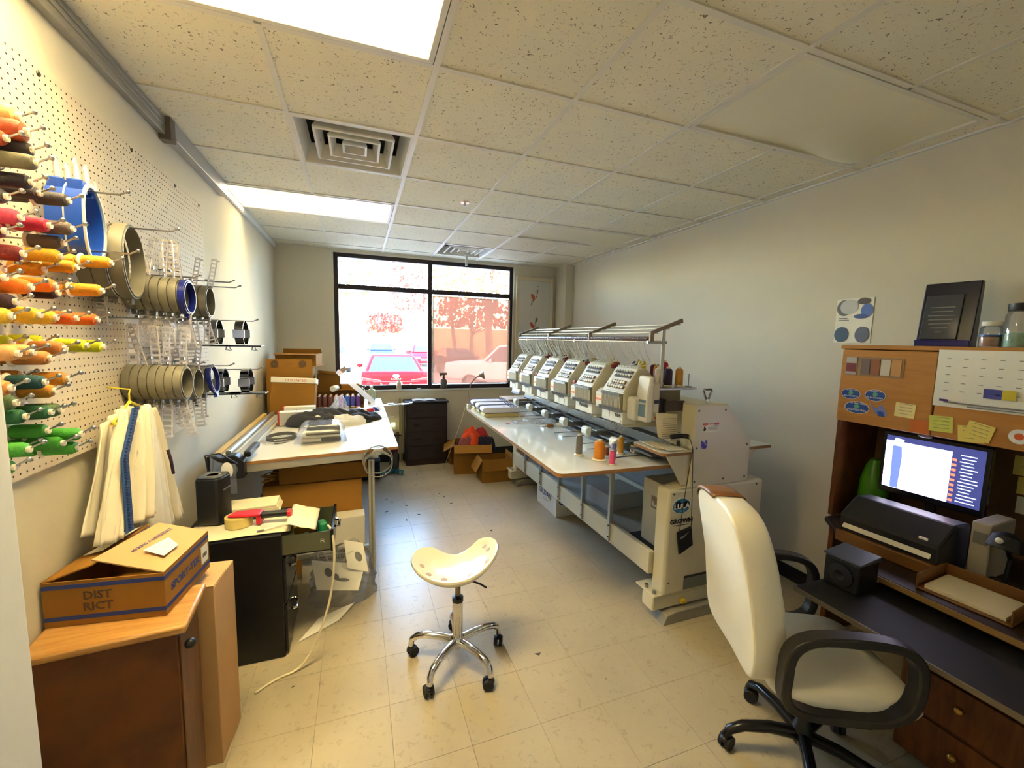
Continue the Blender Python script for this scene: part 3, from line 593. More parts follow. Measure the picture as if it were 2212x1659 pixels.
# tension rail with rollers
MB().box(RX-.012, RX+.012, 2.03, 4.13, RZ-.003, RZ).build('tension_rail', mat('rail_gold', (206, 190, 160), .35, metal=.6), em)
b = MB()
for q in range(90):
    y = 2.045+.0233*q
    if q % 15 == 14: b.cyl((RX, y-.006, RZ+.014), (RX, y+.014, RZ+.014), .011, n=8)
    else: b.cyl((RX, y-.007, RZ+.014), (RX, y+.007, RZ+.014), .013, n=8)
b.build('rail_rollers', mat('roller_brown', (112, 70, 52), .4), em, smooth=True)
b = MB()
for q in range(90): b.cyl((RX, 2.0535+.0233*q, RZ+.014), (RX, 2.0575+.0233*q, RZ+.014), .0145, n=8)
b.build('roller_flanges', 'steel', em, smooth=True)
# overhead thread guide rack
for y in (2.01, 2.70, 3.40, 4.12):
    MB().prism([(1.585, RZ+.0), (1.61, RZ), (1.61, 1.705), (1.815, 1.775), (1.81, 1.80), (1.585, 1.715)], 'y', y-.008, y+.008).build('rack_arm', mat('rack_taupe', (140, 126, 112), .45, metal=.3), em, .002)
for q, (x, z) in enumerate(((1.63, 1.712), (1.71, 1.738), (1.79, 1.765))):
    gb = MB().box(x-.022, x+.022, 2.018, 4.112, z-.006, z+.002).build('guide_plate', 'ivory_light', em, .002)
    b = MB()
    for j in range(42): b.cyl((x-.0, 2.04+.0495*j, z+.0015), (x-.0, 2.04+.0495*j, z+.0028), .006, n=8)
    b.build('eyelets', mat('eyelet_brown', (120, 90, 70), .5), gb)
for y in (2.03, 2.92, 3.9):
    MB().tube([(1.70, y, 1.388), (1.70, y, 1.745)], .011, 8).box(1.585, 1.72, y-.008, y+.008, RZ-.012, RZ+.004).build('rack_post', 'alu', em, smooth=True)
# control panel on a swing arm
cp = MB().prism([(1.555, 1.19), (1.555, 1.30), (1.575, 1.455), (1.60, 1.46), (1.60, 1.19)], 'y', 1.965, 2.075).build('control_panel', 'ivory_light', em, .01, True)
MB().box(1.60, 1.655, 1.975, 2.065, 1.195, 1.42).build('panel_back', 'ivory', cp, .01); MB().add([(1.552, 1.975, 1.22), (1.552, 2.065, 1.22), (1.556, 2.065, 1.32), (1.556, 1.975, 1.32)], [(0, 1, 2, 3)]).build('panel_screen', mat('panel_glass', (120, 150, 176), .1), cp)
MB().box(1.615, 1.645, 1.97, 1.974, 1.30, 1.32).build('port', 'black_plastic', cp); MB().cyl((1.63, 1.9735, 1.215), (1.63, 1.969, 1.215), .01, n=12).build('emergency_mark', mat('mark_orange', (210, 120, 70), .5), cp)
MB().box(1.655, 1.72, 1.99, 2.05, 1.24, 1.32).build('panel_joint', 'black_plastic', em, .006); MB().box(1.70, 1.84, 1.975, 1.995, 1.25, 1.31).build('panel_bracket', mat('bracket_dark', (74, 64, 66), .5), em, .003)
# stickers on the near end
def oval(nme, c, rx, rz, m, par, y): MB().lathe([(.0001, 0), (1, 0), (1, .0015), (.0001, .0015)], 28, face_M((c[0], y, c[1]), (1, 0, 0), (0, 0, 1)) @ Matrix.Diagonal((rx, rz, 1, 1))).build(nme, m, par); return bpy.data.objects[-1] if False else None
mat('st_blue', (60, 128, 166), .35, var=.1, scale=20); mat('st_dark', (36, 32, 40), .35, var=.1); mat('st_white', (232, 232, 228), .35, var=0); mat('logo_pale', (130, 190, 210), .4, var=0)
fy = 1.8495
oval('sticker_ring', (1.748, .715), .066, .048, 'st_white', ped, fy); oval('sticker_oval', (1.748, .715), .062, .044, 'st_blue', ped, fy-.0012)
MB().prism([(1.69, .70), (1.806, .70), (1.80, .735), (1.775, .745), (1.75, .73), (1.725, .75), (1.70, .735)], 'y', fy-.004, fy-.0025).build('sticker_mountain', 'st_dark', ped)
text('sticker_lettering', 'LULA', .042, 'st_white', ped, face_M((1.748, fy-.0045, .713), (1, 0, 0), (0, 0, 1)), sx=1.15, bold=.0012)
text('sticker_lettering', 'LAKE', .018, 'logo_pale', ped, face_M((1.748, fy-.0045, .684), (1, 0, 0), (0, 0, 1)))
text('sticker_lettering', 'GROWN', .036, 'st_dark', ped, face_M((1.755, fy-.001, .622), (1, 0, 0), (0, 0, 1)), sx=1.15, bold=.0018)
MB().box(1.70, 1.81, fy-.001, fy, .596, .600).build('sticker_rule', 'st_dark', ped)
wl_ = MB().box(1.865, 1.985, fy-.001, fy+.002, 1.145, 1.195).build('warning_label', 'paper', tow); MB().box(1.865, 1.90, fy-.002, fy, 1.183, 1.195).box(1.945, 1.985, fy-.002, fy, 1.183, 1.195).build('warning_band', mat('warn_red', (206, 70, 50), .5), wl_)
MB().box(1.905, 1.94, fy-.0015, fy, 1.186, 1.192).build('warning_heading', 'ink_grey', wl_)
b = MB()
for r_ in range(4): b.box(1.905, 1.975, fy-.0015, fy, 1.152+.008*r_, 1.154+.008*r_)
b.build('warning_text_lines', 'ink_grey', wl_); MB().prism([(1.87, 1.15), (1.885, 1.15), (1.89, 1.165), (1.875, 1.178)], 'y', fy-.0015, fy).build('warning_symbol', 'ink', wl_)
b = MB().prism([(1.862, 1.05), (1.862, 1.095), (1.885, 1.08), (1.895, 1.06)], 'y', fy-.001, fy+.001).prism([(1.868, 1.045), (1.90, 1.045), (1.905, 1.062), (1.89, 1.068)], 'y', fy-.001, fy+.001).prism([(1.888, 1.085), (1.90, 1.10), (1.907, 1.078), (1.90, 1.066)], 'y', fy-.001, fy+.001)
b.build('blue_bird_decal', mat('decal_blue', (44, 40, 170), .35), tow)
# control box on the lower shelf
cb = thing('control_box', 'beige electronics box inside the near end of the embroidery machine', 'electronics box', (1.80, 2.02, .3275)); MB().box(0, .5, 0, .24, 0, .43).build('case', 'ivory', cb, .006); MB().box(-.003, 0, .09, .15, .25, .33).build('label_plate', mat('plate_brown', (140, 120, 100), .5), cb)
MB().prism([(.142, .265), (.142, .30), (.130, .295), (.120, .27), (.105, .282), (.095, .262)], 'x', -.0042, -.003).build('label_mark', 'ivory_light', cb)
b = MB()
for q in range(16): b.box(-.002, .001, .02, .075, .08+.016*q, .086+.016*q)
b.build('vent_slots', 'machine_grey', cb)
# hanging pouch on a cord
pc = thing('hanging_pouch', 'black fabric pouch hanging by its cord on the machine end', 'pouch', (1.775, 1.838, .50))
MB().sheet([(-.055, -.005, .06), (-.03, -.005, -.075), (.065, -.005, -.03), (.045, -.005, .085)], .014).build('pouch', mat('pouch_black', (22, 20, 22), .85), pc, .004)
MB().prism([(-.038, .018), (-.03, .036), (-.015, .037), (.028, .058), (-.012, .027)], 'y', -.0065, -.0052).build('pouch_logo', 'ink_grey', pc)
MB().tube([(-.045, -.005, .065), (-.02, -.004, .3), (.012, -.004, .555), (-.01, -.004, .61), (-.02, .05, .62)], .0022, 5).tube([(.04, -.005, .08), (.03, -.004, .3), (.014, -.004, .555)], .0022, 5).build('cord', 'black_plastic', pc)
MB().tube([(-.09, .06, .615), (-.02, .05, .62), (.0, .02, .62)], .014, 8).build('hook', 'black_plastic', pc, smooth=True)
# ================================================================== left side: cutting table and what is under and on it
def carton(label, loc, size, rz=0., m='card', closed=True, flaps=(), tape=True, name='cardboard_box', inner='card_dark', rot=None, group=None, cat='box'):
    """loc = centre of the base; flaps: list of (side, angle, length) side in 'x+','x-','y+','y-', angle from upright outward"""
    sx, sy, sz = size; t = thing(name, label, cat, loc, rz, group, rot); w = .004
    if closed:
        MB().box(-sx/2, sx/2, -sy/2, sy/2, 0, sz).build('carton_body', m, t, .003)
        if tape: MB().box(-sx/2+.002, sx/2-.002, -.001, .001, sz, sz+.0008).build('lid_seam', inner, t); MB().box(-sx/2+.001, sx/2-.001, -.024, -.001, sz, sz+.0006).box(-sx/2+.001, sx/2-.001, .001, .024, sz, sz+.0006).build('packing_tape', mat('tape_tan', (196, 150, 92), .3), t)
    else:
        b = MB(); b.box(-sx/2, sx/2, -sy/2, sy/2, 0, w).box(-sx/2, -sx/2+w, -sy/2, sy/2, w, sz).box(sx/2-w, sx/2, -sy/2, sy/2, w, sz).box(-sx/2+w, sx/2-w, -sy/2, -sy/2+w, w, sz).box(-sx/2+w, sx/2-w, sy/2-w, sy/2, w, sz)
        b.build('carton_body', m, t)
        for side, ang, ln in flaps:
            a = R(ang); c, s = math.cos(a), math.sin(a)
            if side[0] == 'x':
                sg = 1 if side[1] == '+' else -1; x = sg*(sx/2-w/2)
                q = [(x, -sy/2, sz), (x, sy/2, sz), (x+sg*s*ln, sy/2-.004, sz+c*ln), (x+sg*s*ln, -sy/2+.004, sz+c*ln)]
            else:
                sg = 1 if side[1] == '+' else -1; y = sg*(sy/2-w/2)
                q = [(-sx/2, y, sz), (sx/2, y, sz), (sx/2-.004, y+sg*s*ln, sz+c*ln), (-sx/2+.004, y+sg*s*ln, sz+c*ln)]
            MB().sheet(q, w).build('flap', m, t)
    return t
# ---- wooden cabinet at the near left
wc = thing('wooden_cabinet', 'small stained wooden cabinet carrying the open shirt box', 'cabinet', (-.715, 1.585, 0), R(4))
MB().box(-.175, .165, -.105, .10, 0, .728).build('cabinet_body', 'oak_dark', wc, .004); MB().box(-.185, .195, -.135, .115, .728, .756).build('cabinet_top', 'pine_top', wc, .008, True)
MB().box(.165, .170, -.10, .095, .02, .70).build('cabinet_door', 'oak_dark', wc, .003); MB().ell((.19, -.08, .66), (.016, .016, .016), 12, 8).build('knob', 'black_plastic', bpy.data.objects['cabinet_door'], smooth=True)
# ---- tall carton behind it
tb = carton('tall plain cardboard box standing between wooden cabinet and filing cabinet', (-.655, 1.845, 0), (.30, .20, .72), R(-4), 'card_light', tape=False)
MB().box(-.148, .149, .02, .0225, .7196, .721).build('lid_seam', 'card_dark', tb); MB().box(.01, .149, -.10, .0185, .72, .7245).build('lid_flap', 'card_light', tb)
# ---- open shirt carton with printed bands
db = thing('shirt_carton', 'half-open brown shirt carton with blue bands on the wooden cabinet', 'box', (-.722, 1.70, .7575), R(-7))
sx, sy, sz = .315, .29, .145
b = MB(); w = .004
b.box(-sx/2, sx/2, -sy/2, sy/2, 0, w).box(-sx/2, -sx/2+w, -sy/2, sy/2, w, sz).box(sx/2-w, sx/2, -sy/2, sy/2, w, sz).box(-sx/2+w, sx/2-w, -sy/2, -sy/2+w, w, sz-.004).box(-sx/2+w, sx/2-w, sy/2-w, sy/2, w, sz)
b.build('carton_body', 'card', db)
mat('band_blue', (44, 62, 128), .75)
for z0 in (.018, .118):
    MB().box(-sx/2, sx/2+.0006, -sy/2-.0006, -sy/2, z0, z0+.013).box(sx/2, sx/2+.0006, -sy/2, sy/2, z0, z0+.013).build('blue_band', 'band_blue', db)
text('box_lettering', 'DIST\nRICT', .036, mat('print_brown', (92, 66, 40), .8), db, face_M((-.02, -sy/2-.0004, .073), (1, 0, 0), (0, 0, 1)), bold=.0008)
text('box_lettering', 'SPORT-TEK', .036, 'band_blue', db, face_M((sx/2+.0004, -.02, .073), (0, 1, 0), (0, 0, 1)), bold=.0008)
MB().box(sx/2, sx/2+.001, .085, .135, .04, .105).build('shipping_label', 'paper', db)
b = MB()
for q in range(9): b.box(sx/2+.0008, sx/2+.0014, .095+.0035*q, .0968+.0035*q, .062, .078)
b.build('barcode', 'ink', db)
lf = MB().sheet([(sx/2, -sy/2, sz), (sx/2, sy/2, sz), (.0, sy/2, sz+.045), (-.04, -sy/2+.02, sz+.05)], w).build('top_flap', 'card_light', db)
text('flap_lettering', 'MAKING A DIFFERENCE', .016, 'band_blue', lf, face_M((.045, .02, sz+.0365), (.05, .29, .0), (-.31, .06, .1)))
MB().sheet([(-sx/2, -sy/2, sz-.003), (-.05, -sy/2+.03, sz+.028), (-.03, sy/2, sz+.042), (-sx/2, sy/2, sz)], w).build('top_flap', 'card', db)
MB().sheet([(.06, -.06, sz+.0375), (.125, -.075, sz+.020), (.13, .0, sz+.0195), (.085, .035, sz+.034)], .001).build('torn_label', 'paper', db)
MB().sheet([(-.13, -.02, sz+.016), (-.07, -.03, sz+.034), (-.04, .11, sz+.0475), (-.08, .11, sz+.0375)], .001).build('address_label', 'paper', db)
gl = MB().box(-.012, .012, -.085, .085, 0, .006).build('label_strip', mat('navy_tag', (38, 52, 84), .5), None, .002); gl.location = (-.80, 1.90, .935); gl.rotation_euler = (R(24), 0, R(-24)); tag(gl, 'narrow navy printed strip poking up behind the shirt carton', 'tag')
MB().box(-.004, .004, -.05, -.03, .006, .0066).box(-.003, .004, -.02, .005, .006, .0066).box(-.004, .003, .015, .05, .006, .0066).build('strip_print', 'ink_grey', gl)
# ---- black filing cabinet, top drawer open
fc = thing('filing_cabinet', 'black metal filing cabinet with its top drawer pulled open', 'filing cabinet', (-.60, 2.45, 0))
MB().box(-.225, .225, -.19, .19, .005, .655).build('cabinet_body', 'black_metal', fc, .004)
mat('black_gloss', (26, 27, 30), .22, metal=.3, var=.1)
for z0, z1 in ((.02, .275), (.285, .525)):
    d = MB().box(.225, .24, -.18, .18, z0, z1).build('drawer', 'black_gloss', fc, .004); MB().tube([(.242, -.05, z1-.10), (.262, -.035, z1-.105), (.262, .035, z1-.105), (.242, .05, z1-.10)], .007, 8).build('handle', 'chrome', d, smooth=True)
dr = MB().box(.10, .45, -.17, -.166, .535, .64).box(.10, .45, .166, .17, .535, .64).box(.10, .45, -.17, .17, .535, .54).build('open_drawer', mat('drawer_olive', (104, 108, 88), .35, metal=.7), fc)
fr_ = MB().box(.45, .465, -.18, .18, .53, .65).build('drawer_front', 'black_gloss', dr, .004); MB().tube([(.467, -.05, .61), (.487, -.035, .605), (.487, .035, .605), (.467, .05, .61)], .007, 8).build('handle', 'chrome', dr, smooth=True)
text('drawer_mark', 'Fi', .03, 'paper', dr, face_M((.41, -.1704, .59), (1, 0, 0), (0, 0, 1)))
dx, dy, dz = -.60, 2.45, .541
for nm, lb, ct, lo, sz_, m_ in (('paint_tray', 'small white tray with square wells in the open drawer', 'tray', (.30, -.05, .04), (.09, .07, .012), 'paper'), ('yellow_ruler', 'short yellow stick lying in the open drawer', 'ruler', (.31, .07, .03), (.13, .02, .01), mat('ruler_yellow', (210, 164, 40), .5)), ('green_packet', 'green and white packet in the open drawer', 'packet', (.39, .06, .03), (.05, .07, .05), mat('packet_green', (30, 140, 96), .5))):
    t = thing(nm, lb, ct, (dx+lo[0], dy+lo[1], dz), R(20)); h = lo[2]
    if nm == 'paint_tray':
        b = MB(); a, c_, e_ = sz_; b.box(-a/2, a/2, -c_/2, c_/2, .02, .028)
        for q in range(3):
            for s_ in range(2): b.box(-a/2+.006+.028*q, -a/2+.028+.028*q, -c_/2+.006+.032*s_, -c_/2+.03+.032*s_, .028, .04)
        b.box(-.03, .03, -.02, .02, 0, .02).build('tray', m_, t, .003)
    elif nm == 'green_packet': MB().box(-.025, .025, -.035, .035, 0, .06).build('packet', m_, t, .012, True); MB().box(-.0255, .0255, -.015, .012, .01, .045).build('packet_label', 'paper', t)
    else: MB().box(-.065, .065, -.01, .01, 0, .05).build('stick', m_, t, .003)
# power cord over the drawer front down to the floor
cdm = MB().tube(bez((-.165, 2.30, .662), (-.125, 2.27, .66), (-.12, 2.24, .45), (-.16, 2.215, .28), 10)+bez((-.16, 2.215, .28), (-.21, 2.18, .12), (-.24, 2.15, .03), (-.33, 2.13, .006), 8)[1:]+bez((-.33, 2.13, .006), (-.38, 2.12, .006), (-.42, 2.1, .006), (-.47, 2.05, .006), 6)[1:], .006, 7).build('power_cord', mat('cord_cream', (222, 210, 176), .4), None, smooth=True)
tag(cdm, 'cream cord draped over the open drawer down to the floor', 'cord')
# papers, tape gun, speaker on the filing cabinet
pp = thing('paper_stack', 'stack of cream envelopes on the filing cabinet', 'papers', (-.60, 2.62, .656), R(3))
for q in range(5): MB().box(-.20+.006*q, .17-.004*q, -.055, .10, .009*q, .009*q+.008).build('envelope', 'paper_cream', pp)
ps = MB(); ps.grid(lambda u, v: (-.80+.46*u, 2.275+.20*v+.02*u, .6575+.004*(1+wobble(u*3, v*3, 1, 2))), 12, 8); o = ps.build('wrapping_paper', 'paper_cream', None, solid=.0015, smooth=True); tag(o, 'crumpled cream paper covering the front of the filing cabinet', 'paper')
pb = MB(); pb.grid(lambda u, v: (-.36+.14*u, 2.28+.28*v, .668+.03*(1-u)*(1+.6*wobble(u*4, v*4, 1, 5))-.012*u), 8, 12); o = pb.build('parchment_sheet', 'paper_cream', None, solid=.0015, smooth=True); tag(o, 'loose parchment sheet hanging into the open drawer', 'paper')
tg = thing('tape_dispenser', 'red tape gun with a fat roll of clear packing tape', 'tape dispenser', (-.535, 2.425, .666), R(-8))
MB().lathe([(.040, 0), (.062, 0), (.062, .048), (.040, .048)], 28, Matrix.Translation((-.06, 0, .0))).build('tape_roll', 'clear_tape', tg, smooth=True); MB().lathe([(.036, .002), (.040, .002), (.040, .046), (.036, .046)], 24, Matrix.Translation((-.06, 0, 0))).build('tape_core', 'card_dark', tg, smooth=True)
MB().prism([(-.10, -.03), (-.08, .03), (.02, .045), (.05, .03), (.05, -.03), (.0, -.04)], 'z', .05, .062).prism([(.03, -.03), (.05, -.03), (.05, .03), (.03, .03)], 'z', .005, .05).build('dispenser_frame', 'red_plastic', tg, .004)
MB().cyl((.05, 0, .045), (.17, .01, .045), .018, n=14).build('handle', 'black_plastic', tg, smooth=True); MB().cyl((.17, .01, .045), (.19, .0115, .045), .021, n=14).build('handle_end', 'red_plastic', tg, smooth=True)
sc_ = thing('seam_ripper', 'slim metal tool lying in front of the tape gun', 'tool', (-.46, 2.315, .667), R(25)); MB().tube([(0, 0, .005), (.09, 0, .005)], .003, 6).build('shaft', 'steel', sc_); MB().tube([(-.03, 0, .005), (0, 0, .005)], .005, 6).build('handle', 'ink_grey', sc_)
sk = thing('speaker', 'black upright speaker with a dished top on the filing cabinet', 'speaker', (-.72, 2.515, .666), R(-12))
MB().prism([(-.055, -.06), (.045, -.06), (.06, -.03), (.06, .05), (.045, .065), (-.055, .065)], 'z', 0, .245).build('speaker_body', 'black_plastic', sk, .008, True); MB().prism([(-.052, -.055), (.043, -.055), (.056, -.027), (.056, .045), (.043, .06), (-.052, .06)], 'z', .245, .252).build('speaker_top', mat('charcoal', (70, 72, 76), .4), sk, .003)
MB().lathe([(.026, .2525), (.03, .254), (.034, .2525)], 24).build('control_ring', 'ink_grey', sk, smooth=True); MB().box(.0605, .0615, -.03, .045, .175, .182).build('front_trim', 'alu', sk)
sn = thing('safety_glasses', 'clear curved face shield propped behind the speaker', 'eyewear', (-.70, 2.62, .70)); MB().grid(lambda u, v: (-.06+.12*u, -.05*math.sin(PI*u), .12+.17*v-.05*u), 10, 8).build('visor', 'clear_acrylic', sn, smooth=True); MB().tube([(-.06, 0, .12), (-.075, -.02, .30), (.0, -.05, .315), (.065, 0, .24)], .004, 6).box(-.07, .07, -.01, .01, -.034, -.028).tube([(0, 0, -.03), (-.04, 0, .13)], .004, 6).build('visor_frame', 'black_plastic', sn)
mat('lens_white', (235, 233, 226), .2); MB().ell((.03, -.052, .22), (.028, .004, .045), 14, 8).build('reflector', 'lens_white', sn, smooth=True)
# ---- cutting table
ct = thing('cutting_table', 'white-topped cutting table with aluminium legs along the left wall', 'table', (0, 0, 0))
def tz(x): return .872+.030*(x+.66)/.91
def slabq(b, x0, x1, y0, y1, t0, t1, m=0, y0r=None):
    y0r = y0 if y0r is None else y0r
    vs = [(x0, y0, tz(x0)+t0), (x1, y0r, tz(x1)+t0), (x0, y1, tz(x0)+t0), (x1, y1, tz(x1)+t0), (x0, y0, tz(x0)+t1), (x1, y0r, tz(x1)+t1), (x0, y1, tz(x0)+t1), (x1, y1, tz(x1)+t1)]
    return b.add(vs, [(0, 2, 3, 1), (4, 5, 7, 6), (0, 1, 5, 4), (2, 6, 7, 3), (0, 4, 6, 2), (1, 3, 7, 5)], m)
b = MB(); slabq(b, -.84, .25, 2.895, 5.32, -.022, -.003, 1, 2.925); slabq(b, -.84, .25, 2.895, 5.32, -.003, 0, 0, 2.925); b.build('table_top', ['board_white', 'mdf'], ct, .001)
b = MB(); slabq(b, -.80, .12, 2.905, 2.945, -.072, -.022, 0, 2.93); slabq(b, -.80, .12, 5.25, 5.29, -.072, -.022); b.box(.05, .09, 2.95, 5.25, .825, .865); b.box(-.80, -.76, 2.95, 5.25, .79, .84); b.build('table_frame', 'alu', ct, .003)
for x, y in ((.072, 2.915), (.072, 5.26), (-.78, 2.93), (-.78, 5.26)):
    l = MB().box(x-.02, x+.02, y-.02, y+.02, .035, .83).build('leg', 'alu', ct, .003); MB().box(x-.021, x-.019, y-.006, y+.006, .04, .82).box(x-.006, x+.006, y-.0215, y-.0195, .04, .82).build('extrusion_groove', mat('groove_dark', (120, 116, 100), .5), l); MB().lathe([(.022, 0), (.026, .004), (.026, .014), (.012, .018), (.012, .035)], 12, Matrix.Translation((x, y, 0))).build('levelling_foot', 'black_plastic', l)
MB().box(-.76, .052, 2.90, 2.93, .19, .225).build('stretcher', 'alu', ct, .003); MB().box(-.76, .052, 2.8985, 2.90, .204, .210).build('stretcher_groove', 'groove_dark', ct)
# trimmer rail along the left edge of the table
tr_ = thing('trimmer_rail', 'long aluminium cutting rail with black end caps along the cutting table', 'cutting rail', (-.75, 0, .874))
MB().box(-.085, .085, 2.93, 4.36, .0, .03).build('rail_base', mat('rail_cream', (214, 208, 180), .4), tr_, .004); MB().box(-.085, -.05, 2.93, 4.36, .03, .05).build('rail_fence', mat('rail_wood', (206, 172, 104), .5), tr_, .003)
MB().tube([(-.005, 2.94, .05), (-.005, 4.36, .05)], .016, 10).build('guide_tube', 'alu', tr_, smooth=True); MB().box(.03, .075, 2.94, 4.36, .03, .037).build('rail_strip', 'machine_grey', tr_)
MB().prism([(-.095, -.09), (.095, -.09), (.095, .012), (.05, .055), (.02, .052), (-.02, .04), (-.05, .055), (-.095, .055)], 'y', 2.85, 2.93).build('end_cap', 'black_plastic', tr_, .006); MB().box(.09, .13, 2.86, 3.12, .035, .07).build('cutter_handle', 'black_plastic', tr_, .008)
MB().lathe([(.028, 0), (.034, .004), (.028, .008)], 20, Matrix.Translation((.03, 2.849, -.03)) @ Matrix.Rotation(R(90), 4, 'X')).build('cap_ring', 'charcoal', tr_, smooth=True)
# boxes beneath
carton('flat brown carton on top, just under the cutting table', (-.235, 3.30, .648), (.56, .44, .118), R(1), 'card', name='cardboard_box')
carton('large brown carton beneath the flat one under the cutting table', (-.30, 3.32, .0), (.62, .50, .645), 0, 'card')
wbx = carton('white sheet box with printed text under the cutting table', (-.175, 3.0, 0), (.40, .12, .425), R(1), mat('box_white', (214, 208, 192), .7), tape=False)
for i_, (s_, z, sz_) in enumerate((('800-452-2217 Ext. 9', .168, .022), ('Fax: 800-862-2807', .148, .022), ('Type: [Graphic Arts]', .115, .03), ('100 sheets per box', .082, .03), ('10 sheets', .052, .028))):
    text('box_lettering', s_, sz_, 'ink', wbx, face_M((.0, -.0605, z), (1, 0, 0), (0, 0, 1)), bold=.0006)
# waste: plastic bag with cut paper patterns
bg = thing('waste_bag', 'clear plastic waste bag slumped on the floor against the white sheet box', 'bag', (-.11, 2.72, 0))
def bagf(u, v):
    a = u*2*PI; h = v; r = .16*(1-.25*h)*(1+.22*wobble(math.cos(a)*2, math.sin(a)*2+h*3, 1, 1)); return (r*1.2*math.cos(a), r*.8*math.sin(a), .005+.30*h*(1+.18*wobble(a, h*2, 1, 4)))
MB().grid(bagf, 28, 10).build('bag_skin', 'plastic_film', bg)
cp_ = MB().sheet([(-.15, -.15, .20), (.14, -.17, .13), (.17, -.08, .31), (-.12, -.07, .36)], .0015); 
def cutpaper(label, P, holes):
    t = thing('pattern_paper', label, 'paper', (-.11, 2.72, 0)); MB().sheet(P, .0015).build('sheet', 'paper', t)
    p0, p1, p3 = Vector(P[0]), Vector(P[1]), Vector(P[3]); n = (p1-p0).cross(p3-p0).normalized()*.001
    for (u, v, a, c_) in holes:
        MB().ell((0, 0, 0), (1, 1, .001), 16, 4).xf(Matrix.Translation(p0+(p1-p0)*u+(p3-p0)*v+n) @ face_M((0, 0, 0), p1-p0, (p3-p0)) @ Matrix.Diagonal((a, c_, 1, 1))).build('cut_out', 'ink_grey', t)
    return t
cutpaper('white paper with a curled cut-out on top of the waste bag', [(-.14, -.16, .16), (.09, -.17, .12), (.13, -.10, .24), (-.17, -.10, .32)], ((.35, .6, .022, .026), (.52, .45, .016, .02), (.68, .36, .035, .010)))
cutpaper('tilted white square of paper with a cut-out, at the top of the waste bag', [(.03, -.13, .25), (.15, -.12, .20), (.12, -.05, .36), (.01, -.06, .40)], ((.6, .5, .024, .03),))
cutpaper('cream paper sheet on the floor under the waste bag', [(-.22, -.37, .004), (-.02, -.25, .006), (.07, -.12, .02), (-.13, -.20, .01)], ((.5, .6, .04, .015),))
# ================================================================== things on the cutting table
def TZ2(x): return tz(x)+.001
mat('shirt_white', (226, 222, 210), .8, var=.04); mat('shirt_grey', (52, 52, 56), .85, var=.1); mat('shirt_black', (24, 24, 26), .85, var=.1); mat('carton_white', (232, 226, 208), .6, var=.02); mat('magenta', (170, 40, 96), .5); mat('carton_red', (214, 70, 54), .5)
def at_table(x, y): return (x, y, TZ2(x))
# brown carton with white lid, leaning
gb = thing('thread_carton', 'brown carton with a white lid printed in red, leaning on the table', 'box', (-.60, 4.50, tz(-.62)+.010), rot=(R(-9), R(3), R(-2)))
MB().box(-.19, .19, -.09, .09, 0, .30).build('carton_body', 'card', gb, .004); MB().box(-.195, .195, -.095, .10, .30, .352).build('carton_lid', 'carton_white', gb, .004)
text('lid_lettering', 'GUNOLD', .034, mat('print_red', (190, 70, 70), .6), bpy.data.objects['carton_lid'], face_M((.02, -.0955, .326), (-1, 0, 0), (0, 0, -1)), sx=1.3)
for lb, lo in (('upper white thread carton with magenta diamonds in front of the brown carton', (-.52, 4.28)), ('lower white thread carton with magenta diamonds, nearest the camera', (-.515, 4.0))):
    t = thing('thread_carton', lb, 'box', (lo[0], lo[1], TZ2(lo[0]-.14)+.006), R(2), 'white thread cartons'); sx, sy, sz = (.27, .10, .115)
    MB().box(-sx/2, sx/2, -sy/2, sy/2, 0, sz).build('carton_body', 'carton_white', t, .003); MB().box(-sx/2-.001, -sx/2+.014, -sy/2-.001, sy/2+.001, .004, sz+.001).build('end_band', 'carton_red', t, .002)
    for cx, s in ((-.02, .034), (.055, .022)):
        d = MB().prism([(cx-s, .058), (cx, .058-s), (cx+s, .058), (cx, .058+s)], 'y', -sy/2-.0012, -sy/2).build('printed_diamond', 'magenta', t); MB().prism([(cx-s*.4, .054), (cx-s*.1, .05), (cx+s*.3, .066), (cx+.0, .07)], 'y', -sy/2-.002, -sy/2-.0012).build('diamond_mark', 'carton_white', d)
# stacked shipping boxes in the corner
carton('empty brown carton with printed badges at the middle of the corner pile', (-.66, 4.93, tz(-.84)+.004), (.42, .36, .45), R(1), 'card', False, (('y-', -4, .085), ('x+', 80, .10)), False)
jb = bpy.data.objects['carton_body'] if False else None
_c = [o for o in bpy.data.objects if o.get('label', '').startswith('empty brown carton with printed')][0]
text('box_lettering', 'Jackson', .022, mat('print_brown', (92, 66, 40), .8), _c, face_M((0, -.1835, .49), (1, 0, 0), (0, 0, 1)))
for x in (-.13, .12): MB().lathe([(.026, 0), (.034, .0008), (.0001, .0009)], 24, face_M((x, -.187, .49), (1, 0, 0), (0, 0, 1))).build('printed_badge', 'print_brown', _c)
carton('open brown carton balanced on top of the corner pile', (-.60, 5.06, tz(-.84)+.462), (.40, .26, .125), R(-9), 'card', False, (('y+', -20, .05), ('y-', 100, .06)), False)
carton('open brown carton to the right of the corner pile with a white flap', (-.34, 5.10, tz(-.5)+.12), (.22, .30, .24), R(6), 'card', False, (('y-', 70, .10), ('x+', 40, .10)), False, rot=(R(4), R(6), R(6)))
carton('flat brown carton propping up the open carton with the white flap', (-.345, 5.11, TZ2(-.24)+.002), (.22, .30, .105), R(2), 'card', True)
carton('small open brown carton below the leaning ruler', (-.09, 5.10, TZ2(.05)+.002), (.26, .28, .115), R(-4), 'card', False, (('y-', 60, .11), ('x+', 30, .09)), False)
carton('brown carton at the foot of the corner pile by the wall', (-.10, 5.12, TZ2(.05)+.119), (.2, .20, .10), R(8), 'card', True)
